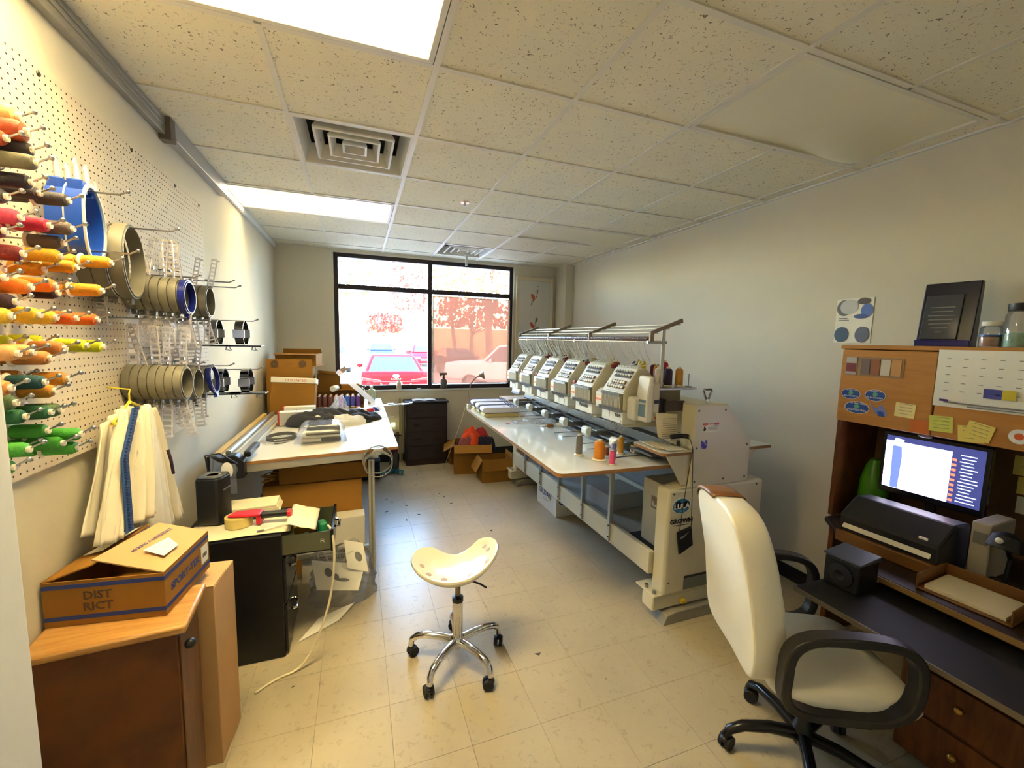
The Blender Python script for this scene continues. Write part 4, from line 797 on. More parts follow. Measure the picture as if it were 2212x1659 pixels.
# spool of tape inside the right boxes
t = thing('tape_ring', 'white cardboard tube lying among the corner boxes', 'tube', (-.245, 4.88, TZ2(0)+.19), rot=(0, R(90), R(70))); MB().lathe([(.022, -.05), (.032, -.05), (.032, .05), (.022, .05)], 18).build('tube', 'paper', t, smooth=True); MB().lathe([(.021, -.04), (.022, -.04), (.022, .04), (.021, .04)], 18).build('tube_core', 'ink_grey', t)
# open box of thread cones
tbx = thing('cone_tray', 'open tray packed with thread cones on the cutting table', 'tray', (-.19, 4.80, TZ2(.03)), 0)
b = MB(); b.box(-.24, .24, -.11, .11, 0, .004).box(-.24, .24, .106, .11, .004, .15).box(-.24, -.236, -.11, .106, .004, .13).box(.236, .24, -.11, .106, .004, .13); b.build('tray_body', 'card_dark', tbx)
conem = {}
def cone(label, loc, rgb, h=.11, r=.028, tilt=(0, 0, 0), group=None, base=True, key=None, cap='cap_white'):
    k = 'thread_%d_%d_%d' % rgb; mat(k, rgb, .6, var=.1, scale=120, bump=.25, bscale=400)
    t = thing('thread_cone', label, 'thread cone', loc, 0, group, tilt)
    ck = (h, r, rgb, base)
    if ck in conem: a, b_ = [copy_of(q, t) for q in conem[ck]]; return t
    a = MB().lathe([(r*.98, h*.08), (r, h*.14), (r*.97, h*.78), (r*.8, h*.88), (r*.5, h*.91)], 14).build('thread', k, t, smooth=True)
    bs = [(r*1.25, 0), (r*1.3, h*.03), (r*1.05, h*.08)] if base else [(r*.9, 0), (r*.95, h*.08)]
    b_ = MB().lathe(bs+[(r*.42, h*.09), (r*.42, h*.92), (r*.45, h*.99), (r*.2, h)], 14).build('spool_core', cap, t, smooth=True)
    conem[ck] = (a, b_)
    return t
trayc = [('brown', (110, 62, 52)), ('navy', (30, 40, 110)), ('blue', (40, 84, 170)), ('white', (220, 220, 226)), ('red', (190, 30, 50)), ('royal blue', (54, 96, 190)), ('indigo', (70, 70, 160)), ('orange red', (226, 72, 30)), ('purple', (96, 60, 140))]
xs = [-.20, -.145, -.09, -.035, .02, .075, .13, .185]
seq = [[0, 0, 0, 3, 4, 5, 6, 8], [0, 1, 0, 4, 1, 2, 7, 6], [1, 1, 4, 4, 2, 3, 4, 2]]
for r_, row in enumerate(seq):
    for q, ci in enumerate(row):
        nm, rgb = trayc[ci]; pos = ('front', 'middle', 'back')[r_]
        cone('%s thread cone in the %s row of the tray, place %s from the left' % (nm, pos, ('one', 'two', 'three', 'four', 'five', 'six', 'seven', 'eight')[q]), (-.19+xs[q], 4.735+.062*r_, TZ2(.03)+.005), rgb, .125, .025, group='cones in the tray', base=False)
# plastic bag and bits in front of the tray
t = thing('crumpled_bag', 'crumpled clear bag standing in front of the thread tray', 'bag', (-.20, 4.52, TZ2(-.05)))
def cb_(u, v):
    a = u*2*PI; r = (.085*(1-v)**.7+.012)*(1+.25*wobble(math.cos(a)*2, math.sin(a)*2+v*2, 1, 3)); return (r*math.cos(a)+.03*v, r*.7*math.sin(a), .002+.16*v)
MB().grid(cb_, 20, 10).build('bag_skin', 'plastic_film', t)
def heap(label, name, loc, size, mats, seed, cat='clothes', n=4, rz=0., folds=None):
    """heap of cloth: n overlapping folded drapes, each a part"""
    t = thing(name, label, cat, loc, rz); rg = random.Random(seed); lx, ly, lz = size
    def sm(x, y, s): return (math.sin(2.1*x+s)+math.sin(2.7*y+1.3*s)+.6*math.sin(3.9*(x+y)+.7*s)+.3*math.sin(8.3*(x-y)+s))/2.9
    for k in range(n if folds is None else len(folds)):
        cx, cy = rg.uniform(-.28, .28)*lx, rg.uniform(-.25, .25)*ly; sx, sy = lx*rg.uniform(.3, .42), ly*rg.uniform(.32, .48); h = lz*rg.uniform(.5, 1.0); sd = rg.uniform(0, 50)
        if k == 0: cx = cy = 0; sx, sy, h = lx*.5, ly*.5, lz*.55
        if folds: cx, cy, sx, sy, h = folds[k]
        def f(u, v, cx=cx, cy=cy, sx=sx, sy=sy, h=h, sd=sd):
            a = u*2*PI; r = v; rr = 1+.20*sm(math.cos(a)*1.3, math.sin(a)*1.3, sd)
            z = h*(1-r**2.2)**.6*(1+.38*sm(math.cos(a)*r*2.6, math.sin(a)*r*2.6, sd)) if r < 1 else 0
            return (cx+sx*r*rr*math.cos(a), cy+sy*r*rr*math.sin(a), max(.002, z+.002))
        MB().grid(f, 30, 10).build('cloth_fold', mats[k % len(mats)], t, smooth=80)
    return t
heap('heap of grey, black and white garments across the cutting table', 'garment_heap', at_table(-.16, 3.92), (.62, .30, .11), ['shirt_black', 'shirt_grey', 'shirt_white', 'shirt_black', 'shirt_white'], 5, n=8)
heap('grey and white sleeve bundle against the lower thread carton', 'garment_heap', at_table(-.36, 3.90), (.26, .2, .13), ['shirt_white', 'shirt_grey', 'shirt_black'], 8, n=4)
# bagged folded shirt
fs = thing('folded_shirt', 'folded black and cream shirts in a clear plastic bag', 'clothes', (-.265, 3.36, TZ2(-.14)+.003), R(3))
def fold(y0, z0, z1, m, x0, x1): MB().prism([(y0, z0), (y0+.24, z0), (y0+.26, (z0+z1)/2), (y0+.24, z1), (y0, z1), (y0-.012, (z0+z1)/2)], 'x', x0, x1).build('folded_layer', m, fs, .008, True)
fold(-.13, .0, .030, 'shirt_white', -.125, .125); fold(-.135, .030, .048, 'shirt_white', -.125, .122); fold(-.13, .048, .078, 'shirt_black', -.10, .128); fold(-.12, .078, .092, 'shirt_grey', -.09, .12); MB().box(.0, .13, -.146, -.12, .002, .03).build('dark_hem', 'shirt_black', fs, .006)
MB().grid(lambda u, v: ((-.175+.35*u), (-.165+.33*v), .002+.112*min(1, 6*u, 6*(1-u), 6*v, 6*(1-v))**.6*(1+.06*wobble(u*9, v*9, 1, 1))), 22, 18).build('plastic_bag', 'plastic_film', fs, smooth=70)
# hoop lying on the table
hp = thing('embroidery_hoop', 'large grey embroidery hoop lying flat on the cutting table', 'embroidery hoop', (-.545, 3.46, tz(-.545)+.006), R(4), rot=(0, R(-1.9), R(4)))
def ring_pts(rx, ry, z, n=36): return [(rx*math.cos(2*PI*k/n), ry*math.sin(2*PI*k/n), z) for k in range(n)]
def ringmesh(b, rx, ry, t, z0, z1, n=40):
    pr = [(0, z0), (t, z0), (t, z1), (0, z1)]
    vs = []; fs = []
    for k in range(n):
        a = 2*PI*k/n
        for d_, z in pr: vs.append(((rx-d_)*math.cos(a), (ry-d_)*math.sin(a), z))
    for k in range(n):
        for j in range(4): fs.append((k*4+j, k*4+(j+1) % 4, ((k+1) % n)*4+(j+1) % 4, ((k+1) % n)*4+j))
    return b.add(vs, fs)
ringmesh(MB(), .102, .115, .007, 0, .024).build('outer_ring', 'hoop_grey', hp, smooth=40); ringmesh(MB(), .093, .106, .005, .003, .027).build('inner_ring', 'hoop_grey', hp, smooth=40)
MB().box(-.035, .035, -.155, -.115, 0, .006).box(-.02, .02, -.13, -.11, .006, .02).build('bracket', 'steel', hp, .002); MB().tube([(-.04, -.125, .014), (.04, -.125, .014)], .004, 8).build('tension_screw', 'steel', hp)
# leaning clear ruler, clear strip, white stick, bottles
t = thing('leaning_ruler', 'long clear grid ruler leaning across the clutter', 'ruler', (.205, 4.25, tz(.205)+.016), rot=(0, 0, 0)); p1, p2 = Vector((0, 0, 0)), Vector((-.42, .33, .36)); sd_ = Vector((.0, -.045, .0))
MB().sheet([p1, p2, p2+Vector((.03, .0, .035)), p1+Vector((.03, .0, .035))], .012).build('ruler_bar', film('ruler_clear', (246, 232, 226), .45, .08, .05), t); b = MB()
for q in range(22):
    m_ = p1.lerp(p2, (q+.5)/22)+Vector((.004, -.007, .004)); b.sheet([m_, m_+Vector((.012, 0, .016)), m_+Vector((.016, .0, .013)), m_+Vector((.004, 0, -.003))], .001)
b.build('ruler_marks', 'ink_grey', t)
t = thing('clear_strip', 'clear perforated strip sticking out past the table edge', 'ruler', (.20, 4.72, tz(.2)+.004), R(12))
MB().box(-.02, .36, -.03, .03, 0, .006).build('strip', film('strip_clear', (236, 238, 246), .5, .08, .05), t); b = MB()
for q in range(11): b.cyl((.02+.03*q, -.0, .006), (.02+.03*q, -.0, .008), .011, n=10)
b.build('strip_dots', 'lens_white', t); MB().box(.10, .17, -.02, .02, .0085, .02).build('strip_clip', 'machine_grey', t, .004); MB().cyl((.36, 0, -.002), (.36, 0, .012), .02, n=12).build('strip_end', 'black_plastic', t)
o = MB().tube([(0, 0, 0), (.16, .02, 0)], .0045, 8).build('white_stick', 'paper', None, smooth=True); o.location = (.14, 3.98, tz(.25)+.006); tag(o, 'thin white stick poking over the right edge of the cutting table', 'stick')
rg = random.Random(21)
for q, (nm, rgb, x, y, rz) in enumerate((('red', (196, 30, 40), .06, 4.33, 20), ('white', (226, 226, 230), -.02, 4.40, 70), ('navy', (40, 50, 110), -.10, 4.36, 10), ('pale blue', (130, 170, 220), -.02, 4.26, 40), ('dark blue', (30, 50, 140), .13, 4.42, -30))):
    cone('%s thread spool lying loose before the tray' % nm, (x, y, TZ2(x)+.024), rgb, .09, .022, (0, R(90), R(rz)), 'loose spools on the cutting table', False)
for q, (nm, x, y, z, r, h, rgb, cap) in enumerate((('olive glass', .02, 5.12, TZ2(.02), .045, .20, (120, 128, 96), (90, 90, 70)), ('pale green', .135, 5.0, TZ2(.135), .042, .19, (170, 180, 160), (200, 200, 190)))):
    t = thing('bottle', '%s bottle on the table end beneath the window' % nm, 'bottle', (x, y, z)); MB().lathe([(r, 0), (r, h*.68), (r*.8, h*.78), (r*.35, h*.84)], 18).build('bottle_body', mat('bottle_%d' % q, rgb, .2), t, smooth=True); MB().lathe([(r*.42, h*.84), (r*.42, h)], 12).build('cap', mat('bcap_%d' % q, cap, .4), t)
# hoop hung from a clamp at the near corner of the cutting table
t = thing('hanging_hoop', 'chrome cap hoop hung by a clamp at the near table corner', 'embroidery hoop', (.115, 2.885, .82))
MB().grid(lambda u, v: ((-.088+.176*u), -.06+.10*v, .055*math.sin(PI*u)**.8+.02), 20, 4).build('curved_plate', 'chrome', t, solid=.004, smooth=True); MB().tube([(.088*math.cos(R(a)), -.06, -.005+.088*math.sin(R(a))) for a in range(0, 360, 12)], .004, 6, True).tube([(.095*math.cos(R(a)), .03, -.0+.095*math.sin(R(a))) for a in range(0, 360, 12)], .005, 6, True).build('hoop_ring', 'ink_grey', t, smooth=True)
MB().box(-.03, .03, -.01, .035, .072, .088).box(-.02, .02, -.008, -.002, .04, .078).build('clamp', 'alu', t, .003)
# ---- dresser by the back wall
ds = thing('dresser', 'dark wooden four-drawer dresser against the back wall', 'dresser', (.825, 5.50, 0)); MB().box(-.265, .265, -.12, .12, 0, .815).build('dresser_body', 'dark_wood', ds, .004); MB().box(-.28, .28, -.135, .125, .815, .838).build('dresser_top', 'dark_wood', ds, .005)
for q in range(4):
    d = MB().box(-.252, .252, -.128, -.12, .075+.185*q, .25+.185*q).build('drawer', mat('dresser_front', (38, 22, 20), .4, var=.15), ds, .003)
    for x in (-.13, .13): MB().tube([(x-.035, -.128, .165+.185*q), (x-.03, -.142, .16+.185*q), (x+.03, -.142, .16+.185*q), (x+.035, -.128, .165+.185*q)], .004, 6).build('pull', mat('pull_bronze', (60, 44, 40), .4, metal=.7), d)
t = thing('open_booklet', 'open white booklet lying on the dresser', 'book', (.80, 5.49, .8385), R(-3))
for s_ in (-1, 1): MB().grid(lambda u, v: (s_*.15*u, -.09+.18*v, .004+.014*math.sin(PI*u)*.6), 8, 2).build('page', 'paper', t, solid=.004)
# ---- sill items
def bottle(label, x, y, z, r, h, rgb, caprgb, neck=.35): 
    t = thing('bottle', label, 'bottle', (x, y, z)); k = 'b_%d%d%d' % rgb; MB().lathe([(r, 0), (r*1.02, h*.05), (r, h*.66), (r*.75, h*.76), (r*neck, h*.82)], 18).build('bottle_body', mat(k, rgb, .3), t, smooth=True); MB().lathe([(r*(neck+.08), h*.82), (r*(neck+.08), h*.97), (r*neck*.6, h)], 12).build('cap', mat('c_%d%d%d' % caprgb, caprgb, .4), t); return t
bottle('small cream lotion bottle on the window sill', .50, 5.672, WZ0, .032, .135, (222, 196, 168), (200, 190, 170)); 
spb = bottle('grey trigger spray bottle on the window sill', 1.095, 5.672, WZ0, .045, .165, (92, 86, 84), (60, 56, 56), .3); MB().prism([(-.055, .195), (-.06, .215), (.045, .22), (.045, .19), (.012, .185), (.012, .16), (-.012, .16), (-.012, .185), (-.03, .185), (-.04, .165), (-.047, .167)], 'y', -.012, .012).build('trigger_head', 'b_928684', spb, .003)
o = MB().box(-.03, .03, -.02, .02, 0, .012).build('soap_dish', 'paper', None, .004); o.location = (.76, 5.67, WZ0); tag(o, 'small white lid lying on the window sill', 'lid')
# ================================================================== pegboard on the left wall
pgb = thing('pegboard', 'large cream pegboard holding thread and hoops on the left wall', 'pegboard', (X0, 0, 0))
MB().box(.001, .02, 1.10, 3.15, 1.235, 2.435).build('board_panel', 'pegboard', pgb)
b = MB(); yy = 1.12
hx = [(math.cos(2*PI*k/6)*.0036, math.sin(2*PI*k/6)*.0036) for k in range(6)]
for i in range(80):
    for j in range(47): b.add([(.0204, 1.118+.0254*i+c, 1.25+.0254*j+s) for c, s in hx], [(0, 1, 2, 3, 4, 5)])
o = b.build('peg_holes', 'hole_dark', pgb); o['kind'] = 'stuff'
for y in (1.2, 1.75, 2.3, 2.75, 3.1): MB().lathe([(.0001, .006), (.007, .004), (.009, 0)], 10, Matrix.Translation((.02, y, 2.41)) @ Matrix.Rotation(R(90), 4, 'Y')).build('mounting_screw', 'screw', pgb)
MB().box(.0, .006, 1.1, 1.62, 2.47, 2.50).build('wall_strip', 'rail_light', pgb)
BX = X0+.02
THC = dict(cream=(214, 192, 120), rust=(170, 70, 24), black=(36, 26, 36), grey=(112, 106, 84), charcoal=(56, 52, 56), pink=(206, 60, 92), crimson=(190, 30, 70), slate=(98, 88, 84), maroon=(110, 24, 34), darkred=(116, 16, 22), yellow=(218, 176, 40), gold=(204, 146, 20), orange=(232, 118, 20), plum=(50, 22, 40), orange2=(224, 96, 14), peach=(212, 160, 100), tan=(190, 124, 60), lime=(196, 206, 20), teal=(16, 70, 74), ochre=(190, 130, 30), forest=(24, 92, 50), olive=(74, 96, 50), green=(60, 150, 40), green2=(70, 160, 46))
NICE = dict(orange2='deep orange', darkred='dark red', green2='bright green', plum='blackish plum')
DATA = [(1.393, 2.15, 'cream', -0.74, 1), (1.379, 2.122, 'rust', -0.72, 1), (1.344, 2.081, 'rust', -0.74, 0), (1.389, 2.077, 'black', -0.72, 0), (1.393, 2.061, 'grey', -0.7, 0), (1.392, 2.033, 'black', -0.73, 0), (1.397, 2.065, 'black', -0.78, 0), (1.497, 1.997, 'charcoal', -0.72, 0), (1.475, 1.999, 'charcoal', -0.76, 0), (1.326, 1.949, 'charcoal', -0.74, 0), (1.327, 1.906, 'pink', -0.72, 0), (1.424, 1.911, 'crimson', -0.72, 0), (1.498, 1.921, 'slate', -0.71, 0), (1.513, 1.9, 'slate', -0.74, 0), (1.309, 1.869, 'maroon', -0.74, 0), (1.323, 1.824, 'darkred', -0.72, 0), (1.499, 1.851, 'yellow', -0.74, 0), (1.563, 1.828, 'gold', -0.74, 0), (1.631, 1.855, 'gold', -0.69, 0), (1.327, 1.793, 'darkred', -0.76, 0), (1.505, 1.813, 'gold', -0.78, 0), (1.338, 1.769, 'orange', -0.72, 0), (1.427, 1.763, 'orange', -0.72, 0), (1.473, 1.748, 'plum', -0.74, 0), (1.569, 1.766, 'gold', -0.69, 0), (1.277, 1.763, 'orange', -0.73, 0), (1.321, 1.726, 'plum', -0.74, 0), (1.269, 1.679, 'yellow', -0.72, 0), (1.354, 1.686, 'yellow', -0.72, 0), (1.417, 1.682, 'yellow', -0.72, 0), (1.501, 1.683, 'orange2', -0.72, 0), (1.556, 1.683, 'orange2', -0.7, 0), (1.277, 1.595, 'peach', -0.72, 0), (1.324, 1.597, 'peach', -0.72, 0), (1.382, 1.599, 'tan', -0.72, 0), (1.451, 1.603, 'tan', -0.72, 0), (1.538, 1.608, 'lime', -0.72, 0), (1.576, 1.605, 'lime', -0.7, 0), (1.366, 1.617, 'lime', -0.78, 0), (1.478, 1.618, 'lime', -0.78, 0), (1.247, 1.52, 'tan', -0.72, 0), (1.355, 1.522, 'teal', -0.72, 0), (1.412, 1.511, 'ochre', -0.73, 0), (1.443, 1.522, 'ochre', -0.72, 0), (1.392, 1.531, 'ochre', -0.78, 0), (1.316, 1.449, 'forest', -0.74, 0), (1.366, 1.445, 'forest', -0.72, 0), (1.291, 1.481, 'olive', -0.74, 0), (1.403, 1.445, 'olive', -0.72, 0), (1.386, 1.395, 'green', -0.74, 0), (1.437, 1.373, 'green', -0.7, 0), (1.381, 1.367, 'green', -0.72, 0), (1.423, 1.351, 'green2', -0.71, 0), (1.281, 1.372, 'green2', -0.72, 0), (1.267, 1.355, 'green2', -0.74, 0), (1.379, 1.381, 'green', -0.78, 0)]
cnt = {}
RNK = ('first', 'second', 'third', 'fourth', 'fifth', 'sixth', 'seventh', 'eighth', 'ninth')
def peg(y, z, xt, up=.012, label=None, r=.003, grp='pegboard hooks'):
    t = thing('peg_hook', label, 'hook', (BX, y, z), 0, grp); L = xt-BX
    MB().tube([(0, 0, -.012), (.003, 0, .0), (L, 0, 0), (L+.022, 0, up)], r, 6).ell((L+.023, 0, up), (.006, .006, .006), 8, 6).build('wire', 'steel', t, smooth=True)
    return t
done = []
order = sorted(DATA, key=lambda d: (-d[1], d[0]))
for y, z, c, xt, big in order:
    # keep neighbouring spools apart
    for (yy, zz) in done:
        if abs(yy-y) < .036 and abs(zz-z) < .036 and (yy, zz) != (y, z):
            if abs(zz-z) >= abs(yy-y): z = zz-.037 if z <= zz else zz+.037
            else: y = yy+.037 if y >= yy else yy-.037
    done.append((y, z)); nm = NICE.get(c, c); cnt[c] = cnt.get(c, 0)+1
    k = RNK[cnt[c]-1]; r = .025 if big else .018; h = .10 if big else .076
    peg(y, z+.004, xt+.0, label='steel peg through the %s %s thread spool of the pegboard' % (k, nm), r=.0024)
    cone('%s thread spool on the pegboard, %s of its colour from the top' % (nm, k), (xt-h, y, z), THC[c], h, r, (0, R(90), 0), 'thread spools on the pegboard', True)
    if xt-2*h-.004 > BX+.001: cone('inner %s thread spool on the pegboard behind the %s of its colour' % (nm, k), (xt-2*h-.002, y, z), THC[c], h, r, (0, R(90), 0), 'thread spools on the pegboard', True)
# hoops -------------------------------------------------------------
rga = random.Random(9)
mat('arm_steel', (240, 236, 240), .22, metal=.5, var=.03)
def arms(t, r, up=True, dn=True, ln=.15, m='arm_steel', n=1):
    for s in ((1,) if up else ())+((-1,) if dn else ()):
        b = MB(); z0, z1 = s*(r-.006), s*(r+ln); w = .022
        b.box(-.0015, .0015, -w, -w+.006, min(z0, z1), max(z0, z1)).box(-.0015, .0015, w-.006, w, min(z0, z1), max(z0, z1)); k = 7
        for q in range(k+1):
            zz = z0+(z1-z0)*q/k; b.box(-.0015, .0015, -w+.006, w-.006, zz-.004, zz+.004)
        b.box(-.003, .012, -w, w, min(z1, z1-s*.006), max(z1, z1-s*.006)); Mx = Matrix.Rotation(R(rga.uniform(-14, 14)), 4, 'Y') @ Matrix.Rotation(R(rga.uniform(45, 85)), 4, 'Z')
        b.xf(Mx).build('mounting_arm', m, t)
        MB().tube([(-.004, 0, s*(r+.03)), (.01, 0, s*(r+.03))], .006, 8).build('arm_screw', 'steel', t)
def hoop(label, x, y, z, r, m='hoop_grey', depth=.026, armsud=(True, True), ln=.15, group='round grey hoops on the pegboard', rz=0., ry=0., clip=True, yz=1.):
    t = thing('embroidery_hoop', label, 'embroidery hoop', (x, y, z), 0, group, rot=(0, R(ry), R(rz)))
    RY = Matrix.Rotation(R(90), 4, 'Y')
    ringmesh(MB(), r, r*yz, .005, -depth/2, depth/2, 36).xf(RY).build('outer_ring', m, t, smooth=40); ringmesh(MB(), r-.007, (r-.007)*yz, .004, -depth/2-.004, depth/2+.003, 36).xf(RY).build('inner_ring', m, t, smooth=40)
    if clip: MB().box(-.008, .008, -.02, .02, -r-.02, -r+.002).build('clamp_block', m, t, .003); MB().tube([(0, -.03, -r-.012), (0, .03, -r-.012)], .003, 6).build('tension_screw', 'steel', t)
    arms(t, r, armsud[0], armsud[1], ln)
    return t
bh = None
for q, (x, y, z) in enumerate(((-.835, 1.72, 1.975), (-.79, 1.72, 1.975))):
    t = thing('cap_hoop', ('inner', 'outer')[q]+' blue plastic cap frame hanging among the thread pegs', 'cap frame', (x, y, z), 0, 'blue cap frames', rot=(0, 0, R(4)))
    pr = []
    for k in range(40):
        a = 2*PI*k/40; rr = .098*(1-.10*math.cos(2*a))*(1+.04*math.cos(3*a)); pr.append((rr*math.cos(a)*.78, rr*math.sin(a)*1.12))
    b = MB(); vs = []; n = len(pr)
    for f_, xx in ((1, -.02), (1, .02), (.86, .02), (.86, -.02)): vs += [(xx, a*f_, c_*f_) for a, c_ in pr]
    b.add(vs, [(j*n+i, j*n+(i+1) % n, ((j+1) % 4)*n+(i+1) % n, ((j+1) % 4)*n+i) for j in range(4) for i in range(n)]).build('frame_ring', 'blue_plastic', t, smooth=40)
    b = MB(); vs = []
    for f_, xx in ((1.02, .02), (1.02, .026), (.93, .026), (.93, .02)): vs += [(xx, a*f_, c_*f_) for a, c_ in pr]
    b.add(vs, [(j*n+i, j*n+(i+1) % n, ((j+1) % 4)*n+(i+1) % n, ((j+1) % 4)*n+i) for j in range(4) for i in range(n)]).build('frame_rim', mat('pale_rim', (190, 200, 206), .4), t, smooth=40)
    for s_ in (-1, 1): MB().box(-.018, .018, s_*.03-.018, s_*.03+.018, .088, .125).build('frame_clip', 'blue_plastic', t, .004); MB().prism([(s_*.03-.014, .12), (s_*.03+.014, .12), (s_*.03+.014, .16), (s_*.03, .19), (s_*.03-.014, .17)], 'x', -.002, .002).build('steel_fin', 'alu', t)
    MB().prism([(.075, .06), (.10, .07), (.10, .12), (.085, .16), (.075, .10)], 'x', -.002, .002).build('steel_fin', 'alu', t)
peg(1.72, 2.078, -.70, label='long peg carrying the blue cap frames'); peg(1.735, 1.90, -.69, label='short peg poking out in front of the blue cap frames')
for q, (x, rr) in enumerate(((-.865, .128), (-.825, .128), (-.775, .132))): hoop(('rearmost', 'middle', 'front')[q]+' extra-large grey hoop beside the blue cap frames', x, 1.93, 1.90, rr, 'hoop_grey', .036, (False, q == 0), .10, 'extra-large grey hoops', rz=8)
peg(1.93, 2.02, -.64, label='long peg carrying the extra-large grey hoops')
# upper stack
OR = ('first', 'second', 'third', 'fourth', 'fifth', 'sixth', 'seventh', 'eighth')
for q in range(6): hoop('%s hoop from the wall in the upper middle stack' % OR[q].capitalize(), -.865+.030*q, 2.19, 1.815-.002*q, .074, 'hoop_grey', .026, (True, True), .15, 'upper middle hoop stack')
hoop('blue-ended hoop at the tip of the upper middle stack', -.685, 2.19, 1.80, .074, 'blue_dark', .02, (False, True), .12, 'blue-ended hoops')
peg(2.19, 1.886, -.655, label='peg carrying the upper middle hoop stack')
for q in range(5): hoop('%s hoop from the wall in the upper right stack' % OR[q].capitalize(), -.865+.034*q, 2.60+.0*q, 1.81, .080, 'hoop_grey', .028, (q != 3, True), .14, 'upper right hoop stack')
peg(2.60, 1.89, -.60, label='peg carrying the upper right hoop stack'); peg(2.74, 1.93, -.66, label='empty peg right of the upper right hoop stack'); peg(2.0, 1.70, -.665, label='long empty peg between the two hoop rows')
# lower stack
for q in range(7): hoop('%s hoop from the wall in the lower middle stack' % OR[q].capitalize(), -.865+.028*q, 2.13, 1.445-.001*q, .072, 'hoop_grey', .025, (q % 2 == 0 or q == 3, q != 6), .16, 'lower middle hoop stack')
peg(2.13, 1.515, -.64, label='peg carrying the lower middle hoop stack')
for q in range(4): hoop('%s hoop from the wall in the lower right stack' % OR[q].capitalize(), -.86+.038*q, 2.42, 1.405, .078, 'hoop_grey', .028, (True, True), .13, 'lower right hoop stack')
for q in range(3): hoop('%s hoop from the wall in the lower far stack' % OR[q].capitalize(), -.86+.040*q, 2.66, 1.40, .078, 'hoop_grey', .028, (q == 1, q in (0, 2)), .12, 'lower far hoop stack')
hoop('blue-ended hoop at the tip of the lower far stack', -.735, 2.66, 1.405, .078, 'blue_dark', .014, (False, False), .1, 'blue-ended hoops', ry=-6)
peg(2.42, 1.482, -.69, label='peg carrying the lower right hoop stack'); peg(2.66, 1.476, -.66, label='peg carrying the lower far hoop stack')
def cap_driver(label, x, y, z):
    t = thing('cap_driver', label, 'cap driver', (x, y, z), 0, 'steel cap drivers'); RY = Matrix.Rotation(R(90), 4, 'Y')
    b = MB(); n = 26; vs = []
    a0, a1 = -60, 240
    for f_, xx in ((.078, -.022), (.078, .022), (.073, .022), (.073, -.022)): vs += [(xx, f_*math.cos(R(a0+(a1-a0)*i/(n-1))), f_*math.sin(R(a0+(a1-a0)*i/(n-1)))) for i in range(n)]
    b.add(vs, [(j*n+i, j*n+i+1, ((j+1) % 4)*n+i+1, ((j+1) % 4)*n+i) for j in range(4) for i in range(n-1)]).build('cylinder_band', mat('dark_chrome', (120, 122, 126), .15, metal=1, var=0), t, smooth=40)
    MB().box(-.10, .11, -.05, .05, -.082, -.074).build('base_plate', 'black_metal', t, .003)
    for s_ in (-1, 1): MB().box(-.03, .03, s_*.072-.006, s_*.072+.006, -.03, .02).build('side_clamp', 'steel', t, .002); MB().tube([(.06, s_*.03, -.08), (.06, s_*.05, -.10), (.075, s_*.02, -.105)], .003, 6).build('wire_latch', 'steel', t)
    return t
cap_driver('steel cap driver on the upper far peg, nearer the wall', -.80, 2.98, 1.655); cap_driver('steel cap driver on the upper far peg, nearer the tip', -.665, 2.98, 1.655); peg(2.98, 1.728, -.60, label='peg carrying the upper pair of cap drivers')
cap_driver('steel cap driver on the lower far peg, nearer the wall', -.80, 3.05, 1.355); cap_driver('steel cap driver on the lower far peg, nearer the tip', -.665, 3.05, 1.355); peg(3.05, 1.428, -.60, label='peg carrying the lower pair of cap drivers')
t = thing('wall_note', 'paper note pinned to the wall below the hoops', 'paper', (X0+.004, 2.75, 1.14)); MB().box(0, .001, -.16, .16, -.01, .20).build('sheet', 'paper', t); b = MB()
for q in range(6): b.box(.001, .0014, -.13, .12, .03+.025*q, .034+.025*q)
b.build('text_lines', 'ink_grey', t)
# ---- coat on a hanger below the pegboard
co = thing('white_jacket', 'white jacket with a blue zip hanging below the hoops', 'jacket', (-.80, 1.93, 0))
def panel(y0t, y1t, y0b, y1b, zt, zb, bul, seed, nm, m, xo=0., depth=.05):
    def f(u, v):
        y = (y0t+(y1t-y0t)*u)*(1-v)+(y0b+(y1b-y0b)*u)*v; s_ = v**.6
        return (xo+bul*math.sin(PI*u)*(.4+.6*s_)+.016*math.sin(u*22+seed)*s_+.008*math.sin(u*47+v*3+seed), y, zt+((zb if not isinstance(zb, tuple) else zb[0]+(zb[1]-zb[0])*u)-zt)*v-.06*abs(2*u-1)**1.5*(1-v)*(1 if zt > 1.2 else 0))
    return MB().grid(f, 40, 24).build(nm, m, co, solid=.004, smooth=80)
mat('cloth_cream', (222, 214, 192), .85, var=.05, scale=5); mat('cloth_white', (224, 222, 216), .85, var=.04, scale=5); mat('zip_blue', (50, 84, 140), .6)
panel(-.10, .20, -.26, .36, 1.37, (.99, .78), .03, 1, 'back_panel', 'cloth_cream', -.05); panel(-.11, -.045, -.27, -.185, 1.375, .955, .03, 2, 'left_front', 'cloth_cream', .0)
panel(-.03, .04, -.14, .01, 1.375, .965, .035, 4, 'sleeve', 'cloth_cream', .025); panel(.03, .12, -.02, .19, 1.37, (.90, .80), .03, 6, 'lining', 'cloth_white', .01); panel(.11, .20, .17, .36, 1.345, .82, .03, 9, 'right_front', 'cloth_cream', .0)
def zpt(v): return (.03+.02*v, -.04-.10*min(1, v*2.6)-.05*v, 1.375-.41*v)
zp = MB().grid(lambda u, v: (zpt(v)[0]+.006*u, zpt(v)[1]+.034*(u-.5), zpt(v)[2]), 2, 24).build('zip_tape', 'zip_blue', co, solid=.004)
b = MB()
for q in range(42):
    x, y, z = zpt(q/42); b.box(x+.004, x+.010, y-.010, y+.012, z-.002, z+.002)
b.build('zip_teeth', mat('zip_dark', (36, 62, 112), .5), co)
